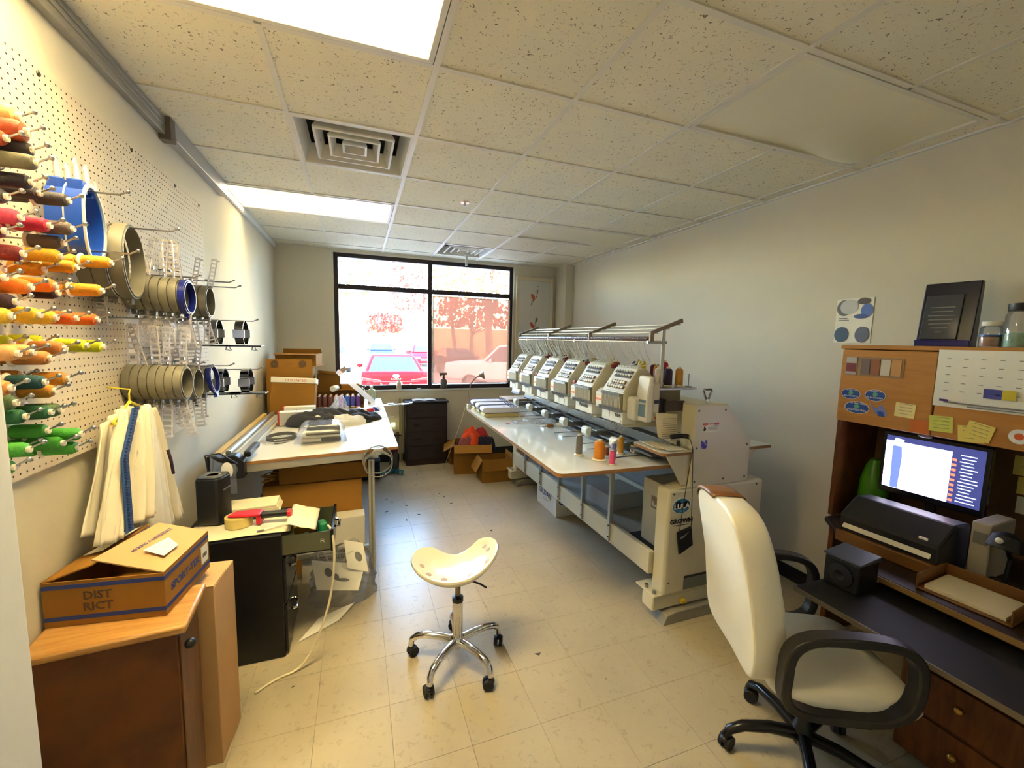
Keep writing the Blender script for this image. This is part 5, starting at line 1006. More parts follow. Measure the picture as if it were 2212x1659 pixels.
MB().tube([(.0, 0, 1.385), (.0, 0, 1.42), (.0, .012, 1.435), (-.07, .012, 1.445)], .003, 6).tube([(.0, 0, 1.39), (.0, -.13, 1.33), (.0, .17, 1.33), (.0, 0, 1.39)], .006, 6).build('hanger', mat('hanger_yellow', (214, 196, 60), .4), co)
MB().tube([(.09, .045, 1.19), (.10, .04, 1.15), (.10, .055, 1.09)], .006, 6).build('drawcord', mat('cord_plum', (52, 26, 40), .6), co)
# ================================================================== saddle stool
st = thing('saddle_stool', 'cream saddle stool on a chrome five-star base with casters', 'stool', (.455, 1.955, 0))
def caster(par, x, y, a, r=.027, m='rubber', z0=.075):
    c = MB(); d = Vector((math.cos(a), math.sin(a), 0)); n = Vector((-d.y, d.x, 0)); ctr = Vector((x, y, r))-d*.012
    for s_ in (-1, 1): c.cyl(ctr+n*s_*.006, ctr+n*s_*.022, r, r*.92, 14)
    o = c.build('caster', m, par, smooth=True); MB().cyl((x, y, r), (x, y, z0), .008, n=8).ell((x, y, r*1.5), (.02, .02, .014), 10, 6).build('caster_stem', 'black_plastic', o, smooth=True); return o
ha = (154, 226, 297, 12, 84)
for a in ha:
    a = R(a); d = Vector((math.cos(a), math.sin(a), 0))
    pts = [d*.02+Vector((0, 0, .118)), d*.09+Vector((0, 0, .128)), d*.16+Vector((0, 0, .130)), d*.21+Vector((0, 0, .120)), d*.238+Vector((0, 0, .098)), d*.246+Vector((0, 0, .062))]
    MB().tube(pts, [.020, .019, .018, .017, .0155, .015], 12).build('star_leg', 'chrome', st, smooth=True); caster(st, d.x*.246, d.y*.246, a+.9)
MB().lathe([(.02, .075), (.03, .09), (.036, .105), (.036, .135), (.028, .145)], 20).build('hub', 'chrome', st, smooth=True); MB().lathe([(.026, .14), (.026, .335), (.022, .335)], 20).build('outer_column', 'chrome', st, smooth=True); MB().lathe([(.028, .33), (.028, .352), (.018, .356)], 20).build('collar', 'black_plastic', st, smooth=True); MB().lathe([(.014, .35), (.014, .475), (.05, .48), (.05, .486)], 16).build('gas_column', mat('dark_steel', (120, 110, 100), .25, metal=1), st, smooth=True)
MB().tube([(.02, -.02, .46), (.10, -.07, .44), (.125, -.085, .425)], .005, 8).build('lever', 'black_plastic', st, smooth=True)
SA, SB = .215, .155
SM = Matrix.Translation((-.005, .01, .52)) @ Matrix.Rotation(R(-12), 4, 'Z') @ Matrix.Rotation(R(-7), 4, 'Y') @ Matrix.Translation((0, 0, -.5))
def seat_pt(u, v, top=True):
    a = u*2*PI; r = v
    # outline: rounded bean, back edge dips
    ca, sa = math.cos(a), math.sin(a)
    ox = SA*math.copysign(abs(ca)**.85, ca); oy = SB*math.copysign(abs(sa)**.9, sa)
    if sa > 0: oy *= 1-.28*max(0, 1-(ox/.12)**2)
    x, y = ox*r, oy*r
    z = .485+.085*(abs(x)/SA)**2.0+.035*max(0, y/SB)**2*abs(x)/SA*1.5+.012*(y/SB)**2
    if r > .9: z += .004*math.sin((r-.9)/.1*PI)
    return x, y, z
b = MB(); NU, NV = 56, 14
rows = [[seat_pt(i/NU, j/NV) for i in range(NU)] for j in range(1, NV+1)]
vs = [(0, 0, .485)]+[p for r_ in rows for p in r_]; off = len(vs)
ed = rows[-1]; low = [(x*1.0, y*1.0, z-.02) for x, y, z in ed]; low2 = [(x*.96, y*.96, z-.028) for x, y, z in ed]; mid = [(x*1.02, y*1.02, z-.008) for x, y, z in ed]
vs += mid+low+low2+[(0, 0, .47)]
fs = [(0, 1+i, 1+(i+1) % NU) for i in range(NU)]
L = [1+k*NU for k in range(NV)]+[off, off+NU, off+2*NU]
for k in range(len(L)-1):
    for i in range(NU): fs.append((L[k]+i, L[k]+(i+1) % NU, L[k+1]+(i+1) % NU, L[k+1]+i))
last = off+3*NU; fs += [(L[-1]+i, L[-1]+(i+1) % NU, last) for i in range(NU)]
seat = MB().add(vs, fs).xf(SM).build('seat', 'cream_gloss', st, smooth=60)
for u, v in ((.0+.03, .78), (.09, .80), (-.09, .80), (.53, .78), (.62, .80), (.70, .78), (.80, .78)):
    x, y, z = seat_pt(u % 1, v); o = MB().lathe([(.0001, .0012), (.013, .001), (.014, 0)], 16).xf(SM @ Matrix.Translation((x, y, z+.0012)) @ Matrix.Rotation(-math.atan(2*.085*x/SA**2), 4, 'Y')).build('drain_hole', mat('hole_taupe', (176, 152, 128), .5), st)
# ================================================================== office chair
ch = thing('office_chair', 'cream office chair with a brown-capped back and black loop arms', 'chair', (1.64, 1.01, 0), R(-26))
for k in range(5):
    a = R(34+72*k); d = Vector((math.cos(a), math.sin(a), 0)); pts = [d*.02+Vector((0, 0, .115)), d*.12+Vector((0, 0, .125)), d*.22+Vector((0, 0, .115)), d*.27+Vector((0, 0, .09)), d*.285+Vector((0, 0, .062))]
    MB().tube(pts, [.024, .022, .020, .018, .016], 10).build('star_leg', mat('black_gloss_metal', (24, 24, 28), .25, metal=.4), ch, smooth=True); caster(ch, d.x*.285, d.y*.285, a+.7, .03)
MB().lathe([(.03, .08), (.038, .10), (.034, .15), (.026, .16), (.026, .40)], 18).build('gas_column', 'black_plastic', ch, smooth=True); MB().box(-.11, .13, -.10, .10, .385, .415).build('tilt_mechanism', 'black_metal', ch, .01)
def cushion(nx, ny, f): return MB().grid(f, nx, ny)
b = MB(); n = 26; prof = []
def rr(t, hw, hd, p=5): a = t*2*PI; c, s = math.cos(a), math.sin(a); return (hw*math.copysign(abs(c)**(2/p), c), hd*math.copysign(abs(s)**(2/p), s))
vs = []; N = 48; lev = [(.86, .415), (.97, .422), (1.0, .445), (.98, .468), (.90, .482), (.6, .488), (.2, .484)]
for f_, z in lev:
    for i in range(N):
        x, y = rr(i/N, .25, .245); xx = x*f_; drop = .022*max(0, (xx-.12)/.13)**2
        vs.append((xx+.02, y*f_, z-drop))
fs = [(j*N+i, j*N+(i+1) % N, (j+1)*N+(i+1) % N, (j+1)*N+i) for j in range(len(lev)-1) for i in range(N)]+[tuple(range(N-1, -1, -1)), tuple(range((len(lev)-1)*N, len(lev)*N))]
MB().add(vs, fs).build('seat', 'white_vinyl', ch, smooth=60)
vs = []; lev = [(-.058, .955), (-.054, .985), (-.046, 1.0), (.042, 1.0), (.050, .985), (.054, .955)]
def backxf(p):
    y, z, t = p; rec = -.10*((z-.45)/.62)**1.3; lum = .018*math.sin((z-.45)/.62*PI)
    return Vector((-.245+rec+t+lum-.35*(y**2), y, z))
for t, f_ in lev:
    for i in range(N):
        y, z = rr(i/N, .225, .305, 5); vs.append(backxf((y*f_*(1-.06*(z/.305)), .765+z*f_, t)))
fs = [(j*N+i, j*N+(i+1) % N, (j+1)*N+(i+1) % N, (j+1)*N+i) for j in range(len(lev)-1) for i in range(N)]+[tuple(range(N-1, -1, -1)), tuple(range((len(lev)-1)*N, len(lev)*N))]
bk = MB().add(vs, fs).build('backrest', 'white_vinyl', ch, smooth=60)
# brown cap over the top edge
vs = []; M_ = 22; lev2 = [(-.062, .97), (-.057, 1.0), (-.047, 1.012), (.043, 1.012), (.053, 1.0), (.058, .97)]
for t, f_ in lev2:
    for i in range(M_+1):
        y, z = rr(.10+.15*i/M_, .225, .305, 5); vs.append(backxf((y*f_*(1-.06*(z/.305)), .765+z*f_, t)))
MB().add(vs, [(j*(M_+1)+i, j*(M_+1)+i+1, (j+1)*(M_+1)+i+1, (j+1)*(M_+1)+i) for j in range(len(lev2)-1) for i in range(M_)]).build('headrest_cap', 'brown_vinyl', ch, smooth=60, solid=.004)
MB().prism([(-.28, .45), (-.10, .39), (-.10, .405), (-.262, .47), (-.29, .72), (-.312, .72)], 'y', -.045, .045).build('back_bar', 'black_plastic', ch, .006)
for s_ in (-1, 1):
    pts = []
    for i in range(40):
        x, z = rr(i/40, .20, .145, 3.4); pts.append((-.045+x, s_*(.275-.02*max(0, -z/.145)), .575+z))
    b = MB(); P = [Vector(p) for p in pts]; nn = len(P); vs = []
    for i in range(nn):
        c = Vector((-.045, P[i].y, .575)); d = (P[i]-c); d.y = 0; d.normalize(); w = .026; tck = .016
        for q in ((-tck, -w), (tck, -w), (tck, w), (-tck, w)): vs.append(P[i]+d*q[0]+Vector((0, q[1], 0)))
    b.add(vs, [(i*4+j, i*4+(j+1) % 4, ((i+1) % nn)*4+(j+1) % 4, ((i+1) % nn)*4+j) for i in range(nn) for j in range(4)])
    b.build('armrest_loop', mat('arm_black', (26, 22, 20), .45), ch, .006, 50); MB().box(-.05, .05, s_*.245-.02, s_*.245+.02, .40, .43).build('arm_mount', 'black_metal', ch, .006)
# ================================================================== desk with hutch on the right wall
dk = thing('desk', 'dark computer desk with pull-out tray against the right wall', 'desk', (0, 0, 0)); DZ = .70
MB().prism([(2.04, -.1), (2.855, -.1), (2.855, 1.515), (2.46, 1.515), (2.04, 1.06)], 'z', DZ-.025, DZ).build('desk_top', mat('desk_dark', (44, 27, 16), .5, var=.15), dk, .004); MB().box(2.50, 2.855, 1.485, 1.51, 0, DZ-.025).build('side_panel', 'oak_dark', dk); MB().box(2.036, 2.041, -.1, 1.055, DZ-.024, DZ-.002).build('edge_strip', mat('edge_tan', (150, 116, 66), .45), dk)
MB().box(1.72, 2.10, -.1, 1.15, .625, .642).build('keyboard_tray', mat('tray_black', (16, 15, 16), .6, var=.1), dk, .003); MB().box(1.715, 1.72, -.1, 1.15, .624, .643).build('tray_edge', mat('tray_rim', (110, 96, 74), .4), dk); MB().box(2.10, 2.12, -.1, 1.05, .40, DZ-.025).build('modesty_panel', mat('desk_shadow', (50, 34, 22), .6), dk)
pd_ = MB().box(2.06, 2.80, .55, .92, .03, .62).build('drawer_pedestal', 'oak_dark', dk, .004)
for q in range(3): dd = MB().box(2.045, 2.06, .56, .91, .05+.19*q, .225+.19*q).build('drawer', 'oak_dark', dk, .003); MB().ell((2.035, .735, .15+.19*q), (.012, .014, .014), 10, 6).build('knob', mat('brass', (190, 150, 70), .3, metal=.8), dd, smooth=True)
hu = thing('desk_hutch', 'oak desk hutch with two doors covered in notes and stickers', 'hutch', (0, 0, DZ+.0005)); HZ0, HZ1 = 1.255-DZ, 1.665-DZ
MB().box(2.515, 2.855, 1.512, 1.535, 0, HZ1-.022).build('side_panel', 'oak_dark', hu); MB().box(2.495, 2.857, -.1, 1.545, HZ1-.022, HZ1).build('top_board', 'oak', hu, .004); MB().box(2.515, 2.84, -.1, 1.512, HZ0, HZ0+.018).build('cabinet_floor', 'oak_dark', hu); MB().box(2.84, 2.855, -.1, 1.512, 0, HZ1-.022).build('back_panel', mat('hutch_back', (104, 72, 34), .7, var=.12), hu)
MB().box(2.60, 2.84, .2, .215, 0, HZ0).build('divider', 'oak_dark', hu)
d1 = MB().box(2.495, 2.514, 1.128, 1.532, HZ0-.005, HZ1-.026).build('door', 'oak', hu, .003); d2 = MB().box(2.495, 2.514, .45, 1.120, HZ0-.005, HZ1-.026).build('door', 'oak', hu, .003); MB().box(2.495, 2.514, -.08, .442, HZ0-.005, HZ1-.026).build('door', 'oak', hu, .003)
MB().box(2.4935, 2.495, 1.126, 1.20, HZ0, HZ0+.06).build('door_patch', mat('orange_veneer', (206, 110, 40), .4), d1)
FX = 2.4945
def on_door(name, label, cat, y0, y1, z0, z1, m, group=None, rot=0., t=.001):
    th = thing(name, label, cat, (FX-.0005, (y0+y1)/2, (z0+z1)/2), 0, group, rot=(R(rot), 0, 0)); w, h = abs(y1-y0)/2, (z1-z0)/2
    return th, w, h
yel = mat('sticky_yellow', (232, 214, 110), .8, var=.04); yel2 = mat('sticky_green', (206, 212, 96), .8, var=.04)
for nm, y, z, s_, m_, r_ in (('cream sticky note on the left hutch door', 1.226, 1.352, .040, mat('sticky_cream', (238, 222, 150), .8), 2), ('green-yellow sticky note under the calendar', 1.088, 1.313, .042, yel2, -3), ('lower of two overlapping yellow sticky notes under the calendar', .985, 1.288, .042, yel, -6), ('upper of two overlapping yellow sticky notes under the calendar', .96, 1.305, .042, yel, 12)):
    th, w, h = on_door('sticky_note', nm, 'note', y-s_, y+s_, z-s_*.86, z+s_*.86, m_, 'sticky notes on the hutch', r_); xo = -.003 if 'upper' in nm else 0
    MB().box(-.001+xo, .0+xo, -w, w, -h, h).build('note_sheet', m_, th); b = MB()
    for q in range(4): b.box(-.0014+xo, -.001+xo, -w*.7, w*.6, -h*.55+.016*q, -h*.55+.0018+.016*q)
    b.build('handwriting', 'ink_grey', th)
def disc(nm, m, th, ry, rz, x, n=28, y=0, z=0): return MB().lathe([(.0001, 0), (1, 0), (1, .0006), (.0001, .0006)], n, Matrix.Translation((x, y, z)) @ face_M((0, 0, 0), (0, -1, 0), (0, 0, 1)) @ Matrix.Diagonal((ry, rz, 1, 1))).build(nm, m, th)
mat('logo_blue', (36, 76, 150), .35, var=.05); mat('logo_green', (90, 170, 130), .4)
for q, (nm, y, z, ry, rz) in enumerate((('upper left of the three blue oval stickers', 1.470, 1.403, .044, .027), ('upper right of the three blue oval stickers', 1.357, 1.408, .044, .028), ('lower and largest of the three blue oval stickers', 1.435, 1.333, .056, .030))):
    th = thing('oval_sticker', nm+' on the hutch', 'sticker', (FX-.0006, y, z), 0, 'oval stickers on the hutch'); disc('sticker_rim', 'st_white', th, ry*1.05, rz*1.07, 0); disc('sticker_field', 'logo_blue', th, ry, rz, -.0006); disc('emblem', 'logo_green', th, ry*.24, rz*.38, -.0012, 16, 0, rz*.2)
    text('sticker_lettering', 'THE GREAT LAKE', ry*.17, 'st_white', th, face_M((-.0013, 0, rz*.74), (0, -1, 0), (0, 0, 1))); text('sticker_lettering', 'ALLATOONA', ry*.27, 'st_white', th, face_M((-.0013, 0, -rz*.42), (0, -1, 0), (0, 0, 1)))
th = thing('wing_decal', 'pale blue wing-shaped decal beside the oval stickers', 'sticker', (FX-.0006, 1.335, 1.335)); MB().prism([(.04, .035), (.015, -.02), (-.03, -.03), (-.038, -.01), (-.01, .03), (.012, .005)], 'x', -.0006, .0004).build('decal', mat('wing_blue', (120, 130, 190), .4), th); MB().prism([(.005, -.005), (.0, -.03), (-.03, -.03), (-.02, -.005)], 'x', -.0012, -.0006).build('decal_shadow', 'logo_blue', th)
th = thing('business_card_sleeve', 'clear sleeve of business cards on the left hutch door', 'card sleeve', (FX-.0006, 1.385, 1.553)); MB().box(-.001, 0, -.135, .125, -.05, .05).build('sleeve_backing', mat('sleeve_brown', (150, 118, 80), .4), th); MB().box(-.003, -.001, .07, .122, -.046, .046).build('card', mat('card_grey', (176, 170, 164), .5), th); MB().box(-.0035, -.003, .072, .12, -.03, .015).build('card_band', mat('card_red', (120, 40, 44), .5), th)
for q in range(4): MB().box(-.003, -.001, -.125+.045*q, -.085+.045*q, -.04, .04).build('card', mat('card_t%d' % q, ((190, 140, 80), (200, 190, 170), (150, 90, 50), (120, 100, 90))[q], .5), th)
cal = thing('wall_calendar', 'large white month calendar taped to the right hutch door', 'calendar', (FX-.0008, .885, 1.525)); MB().grid(lambda u, v: (-.002-.006*math.sin(PI*u*.9)*(1-v), .24-.55*u, .125-.255*v), 12, 6).build('calendar_sheet', 'paper', cal, solid=.0015)
b = MB()
for r_ in range(5):
    for c_ in range(7): b.box(-.0105, -.0098, .19-.055*c_, .205-.055*c_, .085-.036*r_, .088-.036*r_)
_d = b.build('day_numbers', 'ink_grey', cal); _d['kind'] = 'stuff'; MB().box(-.0105, -.0095, -.02, .075, -.075, -.035).build('picture_strip', mat('pic_blue', (70, 70, 150), .5), cal); MB().box(-.0112, -.0105, -.02, .02, -.075, -.035).build('picture_glow', mat('pic_yellow', (206, 186, 40), .5), cal); MB().box(-.0105, -.0095, -.25, .20, -.112, -.106).box(-.0105, -.0095, -.25, .12, -.122, -.118).build('footer_text', 'ink_grey', cal)
MB().box(-.0106, -.0096, .185, .215, -.106, -.096).build('calendar_logo', mat('ink_purple', (90, 50, 120), .5), cal)
th = thing('round_sticker', 'round white sticker with an orange centre under the calendar', 'sticker', (FX-.0006, .845, 1.308)); disc('sticker_field', 'st_white', th, .03, .03, 0); disc('sticker_centre', mat('st_orange', (214, 90, 40), .4), th, .014, .014, -.0006, y=0, z=0)
# on top of the hutch
TZH = 1.6655
th = thing('award_plaque', 'dark glass award plaque standing on the hutch', 'award', (2.68, 1.20, TZH), R(6)); MB().prism([(-.02, 0), (.05, 0), (.06, .31), (.03, .31)], 'y', -.10, .10).build('plaque_back', mat('navy_black', (22, 24, 48), .25), th, .004); MB().box(-.035, .0, -.10, .10, 0, .03).build('plaque_base', mat('plaque_blue', (24, 26, 110), .25), th, .004)
MB().add([(-.024, -.05, .035), (-.024, .085, .035), (.012, .085, .25), (.012, -.05, .25), (-.018, -.05, .035), (-.018, .085, .035), (.018, .085, .25), (.018, -.05, .25)], [(0, 1, 2, 3), (4, 7, 6, 5), (0, 4, 5, 1), (1, 5, 6, 2), (2, 6, 7, 3), (3, 7, 4, 0)]).build('engraved_panel', mat('panel_slate', (66, 70, 78), .12), th, .003)
e_ = Vector((.036, 0, .215)).normalized()
for q in range(9):
    w_ = (.03, .02, .045, .04, .048, .044, .04, .03, .012)[q]; h_ = .010 if q == 0 else .0022
    MB().box(-w_, w_, -h_, h_, 0, .0006).xf(face_M((-.0255+.0365*(1-q/9)-.0005, .018, .05+.18*(1-q/9)), (0, -1, 0), e_)).build('engraved_line', 'ink_grey', th)
for nm, y, r, h, body, capc, cont, ch_ in (('short clear jar with a white lid on the hutch', 1.03, .037, .115, 'clear_acrylic', 'paper', (190, 140, 120), .045), ('tall clear jar with a black lid on the hutch', .945, .047, .19, 'clear_acrylic', 'black_plastic', (150, 200, 180), .06)):
    th = thing('glass_jar', nm, 'jar', (2.66, y, TZH)); MB().lathe([(r*.98, 0), (r, .01), (r, h*.72), (r*.8, h*.82), (r*.78, h*.84)], 22).build('glass', body, th, smooth=True); MB().lathe([(r*.86, h*.82), (r*.9, h*.84), (r*.9, h*.99), (r*.6, h)], 20).build('lid', capc, th, smooth=True); MB().lathe([(r*.9, .004), (r*.92, ch_), (r*.3, ch_+.006)], 18).build('contents', mat('jar_%d' % int(r*1000), cont, .5, var=.3, scale=60), th, smooth=True)
MB().lathe([(.0385, .048), (.0385, .056)], 22).build('blue_band', 'logo_blue', [o for o in bpy.data.objects if o.get('label', '').startswith('short clear jar')][0], smooth=True)
# monitor and clutter below
mo = thing('computer_monitor', 'black computer monitor showing a bright picture and dark sidebar', 'monitor', (2.60, 1.15, DZ), 0., rot=(0, 0, R(2))); MB().lathe([(.09, 0), (.09, .012), (.03, .016), (.02, .02), (.02, .26)], 20, Matrix.Translation((.05, 0, 0))).build('stand', 'black_plastic', mo, smooth=True)
MB().box(-.005, .025, -.20, .20, .205, .525).build('bezel', mat('bezel_black', (14, 13, 18), .25), mo, .004)
def emis(name, rgb, st):
    m = mat(name, rgb, .3, var=0, emit=rgb, est=st); return m
sx = -.0058; MB().box(sx, -.005, -.183, .183, .235, .505).build('screen', emis('scr_bg', (42, 46, 88), .55), mo); MB().box(sx-.0004, sx, -.072, .183, .236, .478).build('screen_picture', emis('scr_white', (226, 220, 250), 1.6), mo)
MB().prism([(.150, .237), (.118, .237), (.112, .40), (.118, .46), (.140, .47), (.155, .45)], 'x', sx-.0008, sx-.0004).build('screen_figure', emis('scr_fig', (70, 84, 140), .8), mo); MB().prism([(.16, .455), (.12, .455), (.11, .49), (.145, .495)], 'x', sx-.0008, sx-.0004).build('screen_highlight', emis('scr_hi', (240, 240, 255), 1.8), mo)
b = MB(); rg = random.Random(4)
for q in range(15): b.box(sx-.0008, sx-.0002, -.172+rg.uniform(0, .03), -.10-rg.uniform(0, .01), .25+.0155*q, .254+.0155*q)
b.build('screen_list', emis('scr_text', (180, 190, 210), .8), mo); b = MB()
for q in range(9): b.box(sx-.0008, sx-.0002, -.09, -.075, .245+.024*q, .256+.024*q)
b.build('screen_icons', emis('scr_red', (220, 84, 60), .9), mo); MB().ell((-.012, .03, .53), (.01, .03, .01), 10, 6).build('webcam', 'steel', mo, smooth=True)
pr_ = thing('printer', 'black desktop printer with a white paper slot below the monitor', 'printer', (2.36, 1.125, DZ+.001), R(2)); MB().prism([(-.12, 0), (.12, 0), (.12, .20), (.0, .21), (-.12, .13)], 'y', -.19, .19).build('printer_body', 'black_plastic', pr_, .01); MB().prism([(-.135, .075), (-.12, .075), (-.085, .115), (-.10, .118)], 'y', -.165, .165).build('paper_tray', 'paper', pr_); MB().box(-.124, -.12, -.15, -.12, .145, .155).build('power_light', 'st_white', pr_); MB().box(-.14, -.05, -.19, .19, .0, .055).build('lower_tray', mat('tray_amber', (120, 78, 30), .45), pr_, .006)
gv = thing('green_vase', 'round bright green vase in the left corner of the hutch', 'vase', (2.70, 1.425, DZ+.001)); MB().lathe([(.03, 0), (.055, .03), (.07, .12), (.066, .22), (.045, .30), (.03, .33)], 24).build('vase_body', mat('vase_green', (70, 140, 20), .25), gv, smooth=True); MB().lathe([(.03, .33), (.034, .335), (.026, .336)], 20).build('rim', 'vase_green', gv)
wp = thing('white_tower', 'white upright panel standing right of the printer', 'box', (2.52, .885, DZ+.001), R(2)); MB().box(-.11, .10, -.03, .03, 0, .24).build('case', mat('tower_grey', (176, 168, 156), .5), wp, .006); MB().box(-.113, -.11, -.02, .02, .15, .20).build('drive_slot', 'ink_grey', wp)
bs = thing('desk_speaker', 'small black box with a slate lid at the tray corner', 'box', (1.955, 1.08, .6425), R(3)); MB().box(-.07, .07, -.065, .065, 0, .125).build('box_body', 'black_plastic', bs, .006); MB().prism([(-.075, .125), (.075, .125), (.075, .145), (-.075, .135)], 'y', -.07, .07).build('box_lid', mat('slate_blue', (72, 80, 96), .4), bs, .004); MB().lathe([(.04, 0), (.046, .004), (.02, .008), (.012, .002)], 20, Matrix.Translation((-.07, 0, .06)) @ Matrix.Rotation(R(-90), 4, 'Y')).build('speaker_cone', 'rubber', bs, smooth=True)
lp = thing('desk_lamp', 'black desk lamp with a glinting head at the right edge', 'lamp', (2.42, .80, DZ+.001)); MB().lathe([(.07, 0), (.07, .015), (.02, .02)], 20).build('lamp_base', 'black_plastic', lp, smooth=True); MB().tube([(0, 0, .02), (.02, 0, .12), (-.04, 0, .20)], .008, 8).build('lamp_arm', 'black_plastic', lp, smooth=True); MB().lathe([(.055, 0), (.045, .05), (.015, .07)], 18, Matrix.Translation((-.04, 0, .17)) @ Matrix.Rotation(R(20), 4, 'Y')).build('lamp_shade', 'black_plastic', lp, smooth=True)
MB().ell((-.09, .0, .215), (.012, .012, .012), 10, 6).build('lamp_knob', 'lens_white', lp, smooth=True)
tr2 = thing('letter_tray', 'amber plastic letter tray on the desk below the printer', 'tray', (2.22, .80, DZ+.001), R(4)); MB().box(-.13, .10, -.13, .13, 0, .006).box(-.13, .10, -.13, -.125, .006, .06).box(-.13, .10, .125, .13, .006, .06).box(.095, .10, -.125, .125, .006, .06).build('tray_body', mat('tray_amber', (120, 78, 30), .45), tr2, .002); MB().box(-.11, .08, -.11, .11, .006, .02).build('papers', 'paper_cream', tr2)
fn = thing('desk_fan', 'round wire-guarded desk fan at the right edge of the desk', 'fan', (2.30, .60, DZ+.001), R(25)); MB().lathe([(.07, 0), (.07, .02), (.02, .03), (.015, .10)], 18).build('fan_base', mat('fan_beige', (186, 166, 120), .5), fn, smooth=True); MB().tube([(-.03, .10*math.cos(R(a)), .17+.10*math.sin(R(a))) for a in range(0, 360, 15)], .005, 6, True).build('guard_ring', 'black_plastic', fn, smooth=True); MB().lathe([(.02, -.02), (.09, -.012), (.09, .002), (.02, .02)], 20, Matrix.Translation((.0, 0, .17)) @ Matrix.Rotation(R(-90), 4, 'Y')).build('fan_disc', 'fan_beige', fn, smooth=True)
for nm, y, z, m_, s_ in (('upper yellow sticky note on the back of the hutch', .92, 1.13, yel, .045), ('lower yellow sticky note on the back of the hutch', .905, 1.04, yel, .04), ('white sticky note with scribbles on the back of the hutch', .90, .95, 'paper', .04)):
    th = thing('sticky_note', nm, 'note', (2.8395, y, z), 0, 'sticky notes on the hutch'); MB().box(-.001, 0, -s_, s_, -s_, s_).build('note_sheet', m_, th); (text('handwriting', '88', .035, 'ink_grey', th, face_M((-.0013, 0, .01), (0, -1, 0), (0, 0, 1))) if 'white' in nm else MB().box(-.0014, -.001, -.02, .02, -.002, .0).box(-.0014, -.001, -.02, .01, .012, .014).build('handwriting', 'ink_grey', th))
ps_ = thing('wall_poster', 'small poster of blue and grey cap photos on the right wall', 'poster', (X1-.0015, 1.715, 1.815)); MB().box(-.001, 0.001, -.102, .102, -.135, .135).build('poster_sheet', 'paper', ps_)
for q, (y, z, a, c_, rgb) in enumerate(((.055, .08, .045, .05, (110, 108, 112)), (.03, .085, .05, .045, (196, 196, 192)), (-.05, .115, .035, .02, (96, 84, 80)), (-.07, .06, .032, .04, (90, 120, 190)), (-.04, .025, .04, .014, (70, 90, 150)), (.06, -.085, .04, .047, (60, 84, 110)), (-.055, -.085, .038, .048, (96, 100, 120)))):
    disc('printed_shape', mat('pp_%d' % q, rgb, .5), ps_, a, c_, -.0016-.0004*q, 22, y, z)
MB().box(-.0018, -.001, .035, .085, .012, .018).box(-.0018, -.001, .025, .085, .001, .006).build('poster_heading', 'ink_grey', ps_)
# ================================================================== things on and around the embroidery machine
for nm, rgb, x, y, r, h, bs_ in (('tall grey', (120, 116, 112), 1.273, 2.228, .022, .135, True), ('fat orange', (214, 132, 16), 1.342, 2.104, .034, .125, True), ('slim pink', (216, 70, 120), 1.359, 1.993, .0165, .09, False), ('slim gold', (206, 150, 40), 1.544, 2.18, .0185, .12, True), ('slim pale blue', (120, 126, 180), 1.432, 2.089, .017, .11, False), ('short rust', (140, 66, 24), 1.435, 2.165, .014, .06, False)):
    cone('%s thread cone standing on the machine table' % nm, (x, y, TZ+.0005), rgb, h, r, group='cones on the machine table', base=bs_)
sc_l = [('navy', (40, 44, 74), 1.80, 2.40, .036, .15), ('bright yellow', (226, 200, 20), 1.74, 2.27, .028, .16), ('amber', (206, 150, 40), 1.83, 2.23, .024, .13), ('red with white top', (176, 24, 44), 1.86, 2.20, .028, .155), ('white', (226, 214, 210), 1.76, 2.125, .026, .12), ('deep purple', (48, 28, 60), 1.78, 2.065, .026, .12), ('mustard', (196, 140, 44), 1.86, 2.06, .024, .12), ('lemon', (222, 196, 40), 1.78, 2.66, .026, .15), ('rust', (150, 66, 24), 1.74, 2.56, .028, .135), ('gold', (206, 140, 24), 1.70, 2.52, .022, .10), ('maroon', (110, 24, 40), 1.86, 2.30, .024, .13), ('dark blue', (30, 34, 70), 1.74, 3.0, .03, .14), ('dark red', (120, 22, 34), 1.74, 3.36, .03, .15), ('crimson', (150, 24, 40), 1.74, 3.74, .03, .15), ('beige', (200, 180, 130), 1.74, 2.86, .026, .15)]
for nm, rgb, x, y, r, h in sc_l: cone('%s thread cone on the shelf behind the sewing heads' % nm, (x, y, 1.3885), rgb, h, r, group='cones on the thread shelf', base=False)
for x, y in ((1.90, 2.02), (1.72, 2.06)):
    o = MB().cyl((0, 0, 0), (0, 0, .08), .003, n=6).lathe([(.02, 0), (.02, .006), (.004, .008)], 12).build('spool_pin', 'steel', em); o.location = (x, y, 1.388)
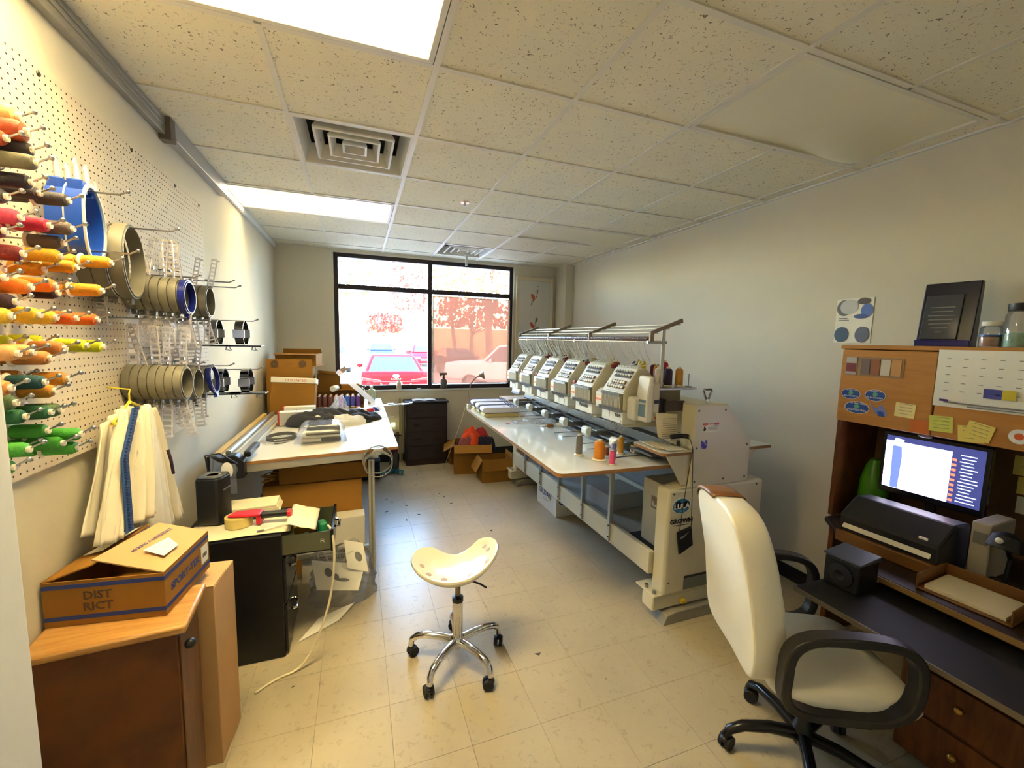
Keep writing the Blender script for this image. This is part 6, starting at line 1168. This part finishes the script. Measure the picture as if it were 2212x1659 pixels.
# folded striped towels at the far end of the table
fo = thing('folded_towels', 'stack of folded white garments with navy stripes on the machine table', 'clothes', (1.235, 3.80, TZ+.001), R(-4)); mat('navy_cloth', (44, 46, 92), .85, var=.1); mat('cloth_blueish', (216, 216, 228), .85, var=.03); mat('cloth_beige', (206, 190, 130), .85, var=.05)
def rl(x0, x1, z0, z1, n=8):
    r = (z1-z0)/2; return [(x1, z0), (x1+.004, (z0+z1)/2), (x1, z1)]+[(x0+r-r*math.sin(PI*k/n), z0+r+r*math.cos(PI*k/n)) for k in range(n+1)]
for k, (y0, y1, z0) in enumerate(((-.26, -.09, .0), (-.085, .07, .006), (.075, .24, .012))):
    dx = -.012*k
    MB().prism(rl(-.165+dx, .165, z0, z0+.034), 'y', y0+.006, y1).build('folded_layer', 'cloth_beige', fo, .004, True); MB().prism(rl(-.155+dx, .16, z0+.034, z0+.040), 'y', y0+.004, y1).build('navy_edge', 'navy_cloth', fo)
    MB().prism(rl(-.18+dx, .165, z0+.038, z0+.088), 'y', y0, y1).build('folded_layer', 'cloth_blueish', fo, .006, True)
    MB().prism(rl(-.186+dx, .150, z0+.030, z0+.0905), 'y', y1-.03, y1-.004).build('navy_band', 'navy_cloth', fo, .003, True)
    for q in range(3): MB().box(.085+.024*q, .098+.024*q, y0+.01, y1-.035, z0+.088, z0+.0895).build('stripe', 'navy_cloth', fo)
text('garment_lettering', 'IC', .04, 'navy_cloth', fo, face_M((.03, -.20, .0886), (1, 0, 0), (0, 1, 0))); MB().box(-.06, .04, .13, .146, .100, .1010).box(-.02, -.014, .13, .16, .100, .1012).build('garment_print', 'ink', fo)
t = thing('plastic_bag', 'thin clear plastic bag spread on the machine table', 'bag', (1.37, 3.27, TZ+.001), R(-8)); MB().grid(lambda u, v: (-.14+.28*u, -.08+.16*v, .002+.022*(1+wobble(u*4, v*4, 1, 2))*math.sin(PI*u)*math.sin(PI*v)), 20, 12).build('bag_skin', 'plastic_film', t)
t = thing('plastic_bag', 'clear plastic sleeve lying against the arm noses', 'bag', (1.50, 3.16, TZ+.001), R(-4)); MB().grid(lambda u, v: (-.1+.2*u, -.05+.1*v, .002+.03*(1+wobble(u*3, v*5, 1, 7))*math.sin(PI*u)*math.sin(PI*v)), 16, 10).build('bag_skin', 'plastic_film', t); 
o = MB().box(-.03, .03, -.02, .02, 0, .02).box(-.025, .025, -.015, .015, .02, .024).build('wooden_block', 'mdf', None, .003); o.location = (1.46, 3.045, TZ); tag(o, 'small brown block on the machine table by the arm noses', 'block')
o = MB().cyl((0, 0, .016), (.05, -.02, .016), .014, n=12).cyl((.05, -.02, .016), (.06, -.024, .016), .009, n=10).build('small_bottle', 'lens_white', None, smooth=True); o.location = (1.52, 3.05, TZ+.001); tag(o, 'tiny clear bottle lying beside the brown block', 'bottle')
o = MB().lathe([(.0001, .004), (.015, .003), (.017, 0)], 16).build('red_tag', mat('tag_red', (190, 30, 40), .5), None); o.scale = (1.2, .6, 1); o.location = (1.166, 3.24, TZ+.0005); tag(o, 'small red oval tag on the machine table', 'tag')
t = thing('small_box', 'little white carton with a magenta mark below the side shelf', 'box', (1.66, 2.18, TZ+.001), R(5)); MB().box(-.03, .03, -.02, .02, 0, .045).build('carton', 'carton_white', t, .002); disc('carton_mark', 'magenta', t, .011, .014, -.0305, 14, 0, .022)
# papers on the side shelf and the sheet hanging from the control panel
hs = thing('instruction_sheet', 'typed instruction sheet hanging under the control panel', 'paper', (0, 1.965, 0)); MB().grid(lambda u, v: (1.62+.008*v+(.15+.01*(1-v))*u-.02*v*u, -.02*math.sin(PI*u*.8)*v-.02*v, 1.245-.012*u-(.135+.045*u)*v), 10, 10).build('sheet', 'paper_cream', hs, solid=.001)
b = MB()
for q in range(11): b.box(1.645, 1.745, -.038, -.036, 1.085+.013*q, 1.0872+.013*q)
b.xf(Matrix.Identity(4)).build('typed_lines', 'ink_grey', hs)
t = thing('open_binder', 'open stapled pages on the side shelf of the machine', 'papers', (1.69, 1.985, 1.0355), R(-6)); MB().grid(lambda u, v: (-.09+.17*u, -.07+.16*v, .004+.016*math.exp(-(u/.12)**2)), 12, 3).build('page', 'paper_cream', t, solid=.003); MB().box(-.03, .09, -.115, -.03, .007, .010).build('loose_page', 'paper', t)
# gooseneck lamp at the far table end
gl_ = thing('gooseneck_lamp', 'slim gooseneck lamp clipped to the far corner of the machine table', 'lamp', (1.045, 4.07, TZ+.001)); MB().box(-.02, .02, -.02, .02, -.0005, .045).build('clip', 'ivory_light', gl_, .003); MB().tube([(0, 0, .045), (.0, .01, .16), (.02, .02, .25), (.075, .03, .31), (.115, .03, .33)], .006, 8).build('gooseneck', mat('goose_taupe', (146, 116, 106), .4), gl_, smooth=True)
MB().lathe([(.012, 0), (.02, .02), (.05, .05), (.052, .052), (.0001, .045)], 18, Matrix.Translation((.105, .03, .33)) @ Matrix.Rotation(R(75), 4, 'Y') @ Matrix.Rotation(R(20), 4, 'X')).build('lamp_head', mat('head_taupe', (150, 128, 110), .45), gl_, smooth=True)
o = MB().tube(bez((0, 0, 0), (-.03, .1, -.25), (-.04, .45, -.5), (-.01, 1.05, -.955), 10), .003, 6).build('lamp_cord', 'cord_cream', None); o.location = (1.02, 4.125, .958); tag(o, 'thin pale cord running from the gooseneck lamp to the floor', 'cord')
# boxes on the floor at the far end
c1 = carton('open cardboard box overflowing with red and navy garments', (1.34, 5.03, 0), (.46, .38, .36), R(-12), 'card', False, (('y-', 130, .12), ('x-', 120, .15)), False)
heap('red and orange garment heap spilling from the cardboard box', 'garment_heap', (1.36, 5.02, .28), (.50, .40, .22), [mat('cl_navy', (30, 28, 48), .9, var=.2), mat('cl_red', (170, 40, 40), .9, var=.15), mat('cl_orange', (226, 76, 30), .9, var=.12), 'cl_orange', 'cl_navy', mat('cl_pattern', (150, 80, 80), .9, var=.5, scale=60)], 31, folds=[(0, 0, .22, .18, .17), (.06, .03, .17, .14, .21), (-.05, -.04, .16, .13, .22), (-.02, .05, .14, .12, .20), (.13, -.09, .12, .10, .16), (-.14, -.09, .10, .09, .16)])
carton('low open cardboard box in front of the garment box', (1.50, 4.61, 0), (.36, .26, .27), R(-2), 'card', False, (('y-', 168, .13), ('x-', 150, .16), ('x+', 8, .05)), False)
carton('small cardboard box squeezed beside the dark dresser', (1.19, 5.40, 0), (.16, .20, .28), R(2), 'card', True)
gd = thing('shirt_carton', 'white printed shirt carton on the floor under the embroidery machine', 'box', (1.945, 3.61, 0), 0); MB().box(-.225, .225, -.222, .222, 0, .238).build('carton_body', mat('gild_white', (224, 222, 212), .6), gd, .003)
text('box_lettering', 'GILDAN', .075, 'ink_blue', gd, face_M((-.2254, .03, .15), (0, -1, 0), (0, 0, 1)), sx=1.05, bold=.001); text('box_lettering', 'GILDAN', .085, 'ink_blue', gd, face_M((-.03, -.2224, .14), (1, 0, 0), (0, 0, 1)), sx=1.1, bold=.001)
b = MB(); b.box(-.2256, -.225, -.05, .08, .092, .095).box(-.2256, -.225, -.02, .06, .082, .0845).box(-.15, .05, -.2228, -.222, .07, .074).box(-.12, .03, -.2228, -.222, .055, .058); b.build('small_print', 'ink_grey', gd); MB().box(-.2258, -.2252, -.10, -.06, .11, .15).build('gold_seal', mat('seal_gold', (196, 176, 110), .5), gd)
cartn2 = carton('grey lidded document box on the lower shelf of the machine', (1.98, 2.85, .326), (.34, .30, .13), R(4), mat('box_grey', (176, 176, 174), .6), True, (), False)
cw = MB(); cw.tube([(.05*math.cos(a*.7)+.01*math.sin(a*2.1), .04*math.sin(a*.7), .012+.05*abs(math.sin(a*.23))) for a in range(60)], .004, 6); o = cw.build('wire_coil', mat('wire_yellow', (190, 140, 50), .5), None, smooth=True); o.location = (-.565, 3.14, .6465); tag(o, 'tangled yellow wire on the large carton under the cutting table', 'wire')
# things under the window between table and dresser
hs_ = thing('coiled_hose', 'coiled bright blue air hose on the floor by the table leg', 'hose', (.36, 5.04, 0))
pts = [];  N_ = 260
for k in range(N_):
    s = k/(N_-1); a = s*2*PI*22; base = Vector((-.16+.30*s, -.06+.14*math.sin(s*PI*.9), .032)); pts.append(base+Vector((.004*math.sin(a), .03*math.cos(a), .027*math.sin(a))))
MB().tube(pts, .004, 5).build('coil', mat('hose_blue', (24, 140, 176), .35), hs_, smooth=True); MB().tube([(-.16, -.06, .032), (-.19, -.02, .10), (-.15, .03, .16)], .005, 6).build('hose_end', 'black_plastic', hs_)
vb = thing('thermos_bottle', 'dark bottle with a maroon lid standing behind the blue hose', 'bottle', (.395, 5.20, 0)); MB().lathe([(.055, 0), (.058, .02), (.058, .20), (.04, .25)], 20).build('bottle_body', mat('thermo_dark', (52, 48, 54), .35), vb, smooth=True); MB().lathe([(.045, .25), (.05, .26), (.05, .33), (.03, .34)], 18).build('lid', mat('thermo_red', (90, 20, 34), .4), vb, smooth=True)
bk_ = thing('storage_bin', 'dark blue fabric bin tucked beneath the far end of the table', 'bin', (.10, 5.05, 0)); MB().prism([(-.12, -.10), (.12, -.10), (.12, .10), (-.12, .10)], 'z', .003, .22).build('bin_body', mat('bin_blue', (26, 34, 56), .8), bk_, .02, True); MB().tube([(-.12, -.1, .22), (.12, -.1, .22), (.12, .1, .22), (-.12, .1, .22)], .007, 6, True).build('bin_rim', mat('bin_rim', (60, 60, 80), .7), bk_)
nl = thing('night_light', 'plug-in night light glowing in an outlet left of the dresser', 'night light', (.42, Y1-.001, .48)); MB().box(-.035, .035, -.006, 0, -.055, .055).build('outlet_plate', 'ivory_light', nl, .003); MB().box(-.018, .018, -.03, -.006, .0, .04).build('light_lens', mat('night_glow', (230, 236, 190), .4, var=0, emit=(226, 240, 160), est=1.2), nl, .004)
sc2 = thing('wall_sconce_tray', 'small wall bracket with reels left of the dresser', 'bracket', (.44, Y1-.001, .36)); MB().box(-.07, .08, -.08, 0, .0, .012).build('bracket_shelf', 'dark_wood', sc2, .002)
for x in (-.04, .03): MB().lathe([(.02, .012), (.02, .05)], 12, Matrix.Translation((x, -.04, 0))).build('reel', 'mdf', sc2)
o = MB().box(-.012, .012, -.012, .012, 0, .86).box(.02, .032, -.012, .012, .0, .80).build('wood_slats', mat('slat_beige', (176, 166, 130), .6), None, .002); o.location = (.505, 5.60, 0); tag(o, 'pair of pale wooden slats propped left of the dresser', 'slats')
# floor scraps
SCR = ['dark fabric scrap on the floor nearest the table leg', 'dark fabric scrap under the right edge of the cutting table', 'dark fabric scrap just right of the cutting table edge', 'dark fabric scrap at the left of the aisle group', 'dark fabric scrap in the aisle, nearest the camera on the left', 'dark fabric scrap in the middle of the blue floor reflection', 'farthest of the three dark scraps in mid aisle', 'middle one of the three dark scraps in mid aisle', 'nearest of the three dark scraps in mid aisle', 'large dark scrap behind the stool towards the machine', 'long dark triangular scrap on the floor right of the stool', 'tiny dark speck on the floor below the machine foot', 'tiny dark speck on the floor near the tall cardboard box', 'dark scrap on the floor in front of the dresser, nearer', 'dark scrap on the floor right in front of the dresser', 'white lint fleck on the floor beside the large dark scrap', 'white lint fleck on the floor near the white carton']
for q, (x, y, s_, a, rgb) in enumerate(((.217, 3.973, .035, 10, 0), (.249, 4.287, .03, 60, 0), (.311, 4.204, .03, 120, 0), (.439, 4.091, .032, 200, 0), (.395, 3.726, .034, 80, 0), (.53, 3.832, .036, 140, 0), (.785, 4.30, .028, 30, 0), (.832, 4.189, .034, 100, 0), (.84, 3.993, .042, 20, 0), (1.067, 3.293, .04, 75, 0), (.887, 1.869, .036, 165, 0), (1.12, 1.601, .012, 40, 0), (-.318, 2.038, .014, 0, 0), (.579, 4.628, .035, 45, 0), (.654, 5.01, .028, 90, 0), (1.0, 3.296, .014, 15, 1), (.98, 3.75, .014, 60, 1))):
    o = MB().prism([(0, 0), (s_, .006), (s_*.35, s_*.55)], 'z', .0003, .0016).build('fabric_scrap', mat('scrap_dark', (66, 62, 62), .9) if not rgb else 'paper', None); o.location = (x, y, 0); o.rotation_euler = (0, 0, R(a)); PLC = ('beside the table leg', 'in the aisle', 'near the machine table', 'in front of the stool')[0 if x < .28 else 1 if y > 3.6 else 2 if y > 3 else 3]
    tag(o, SCR[q], 'scrap', 'scraps on the floor')
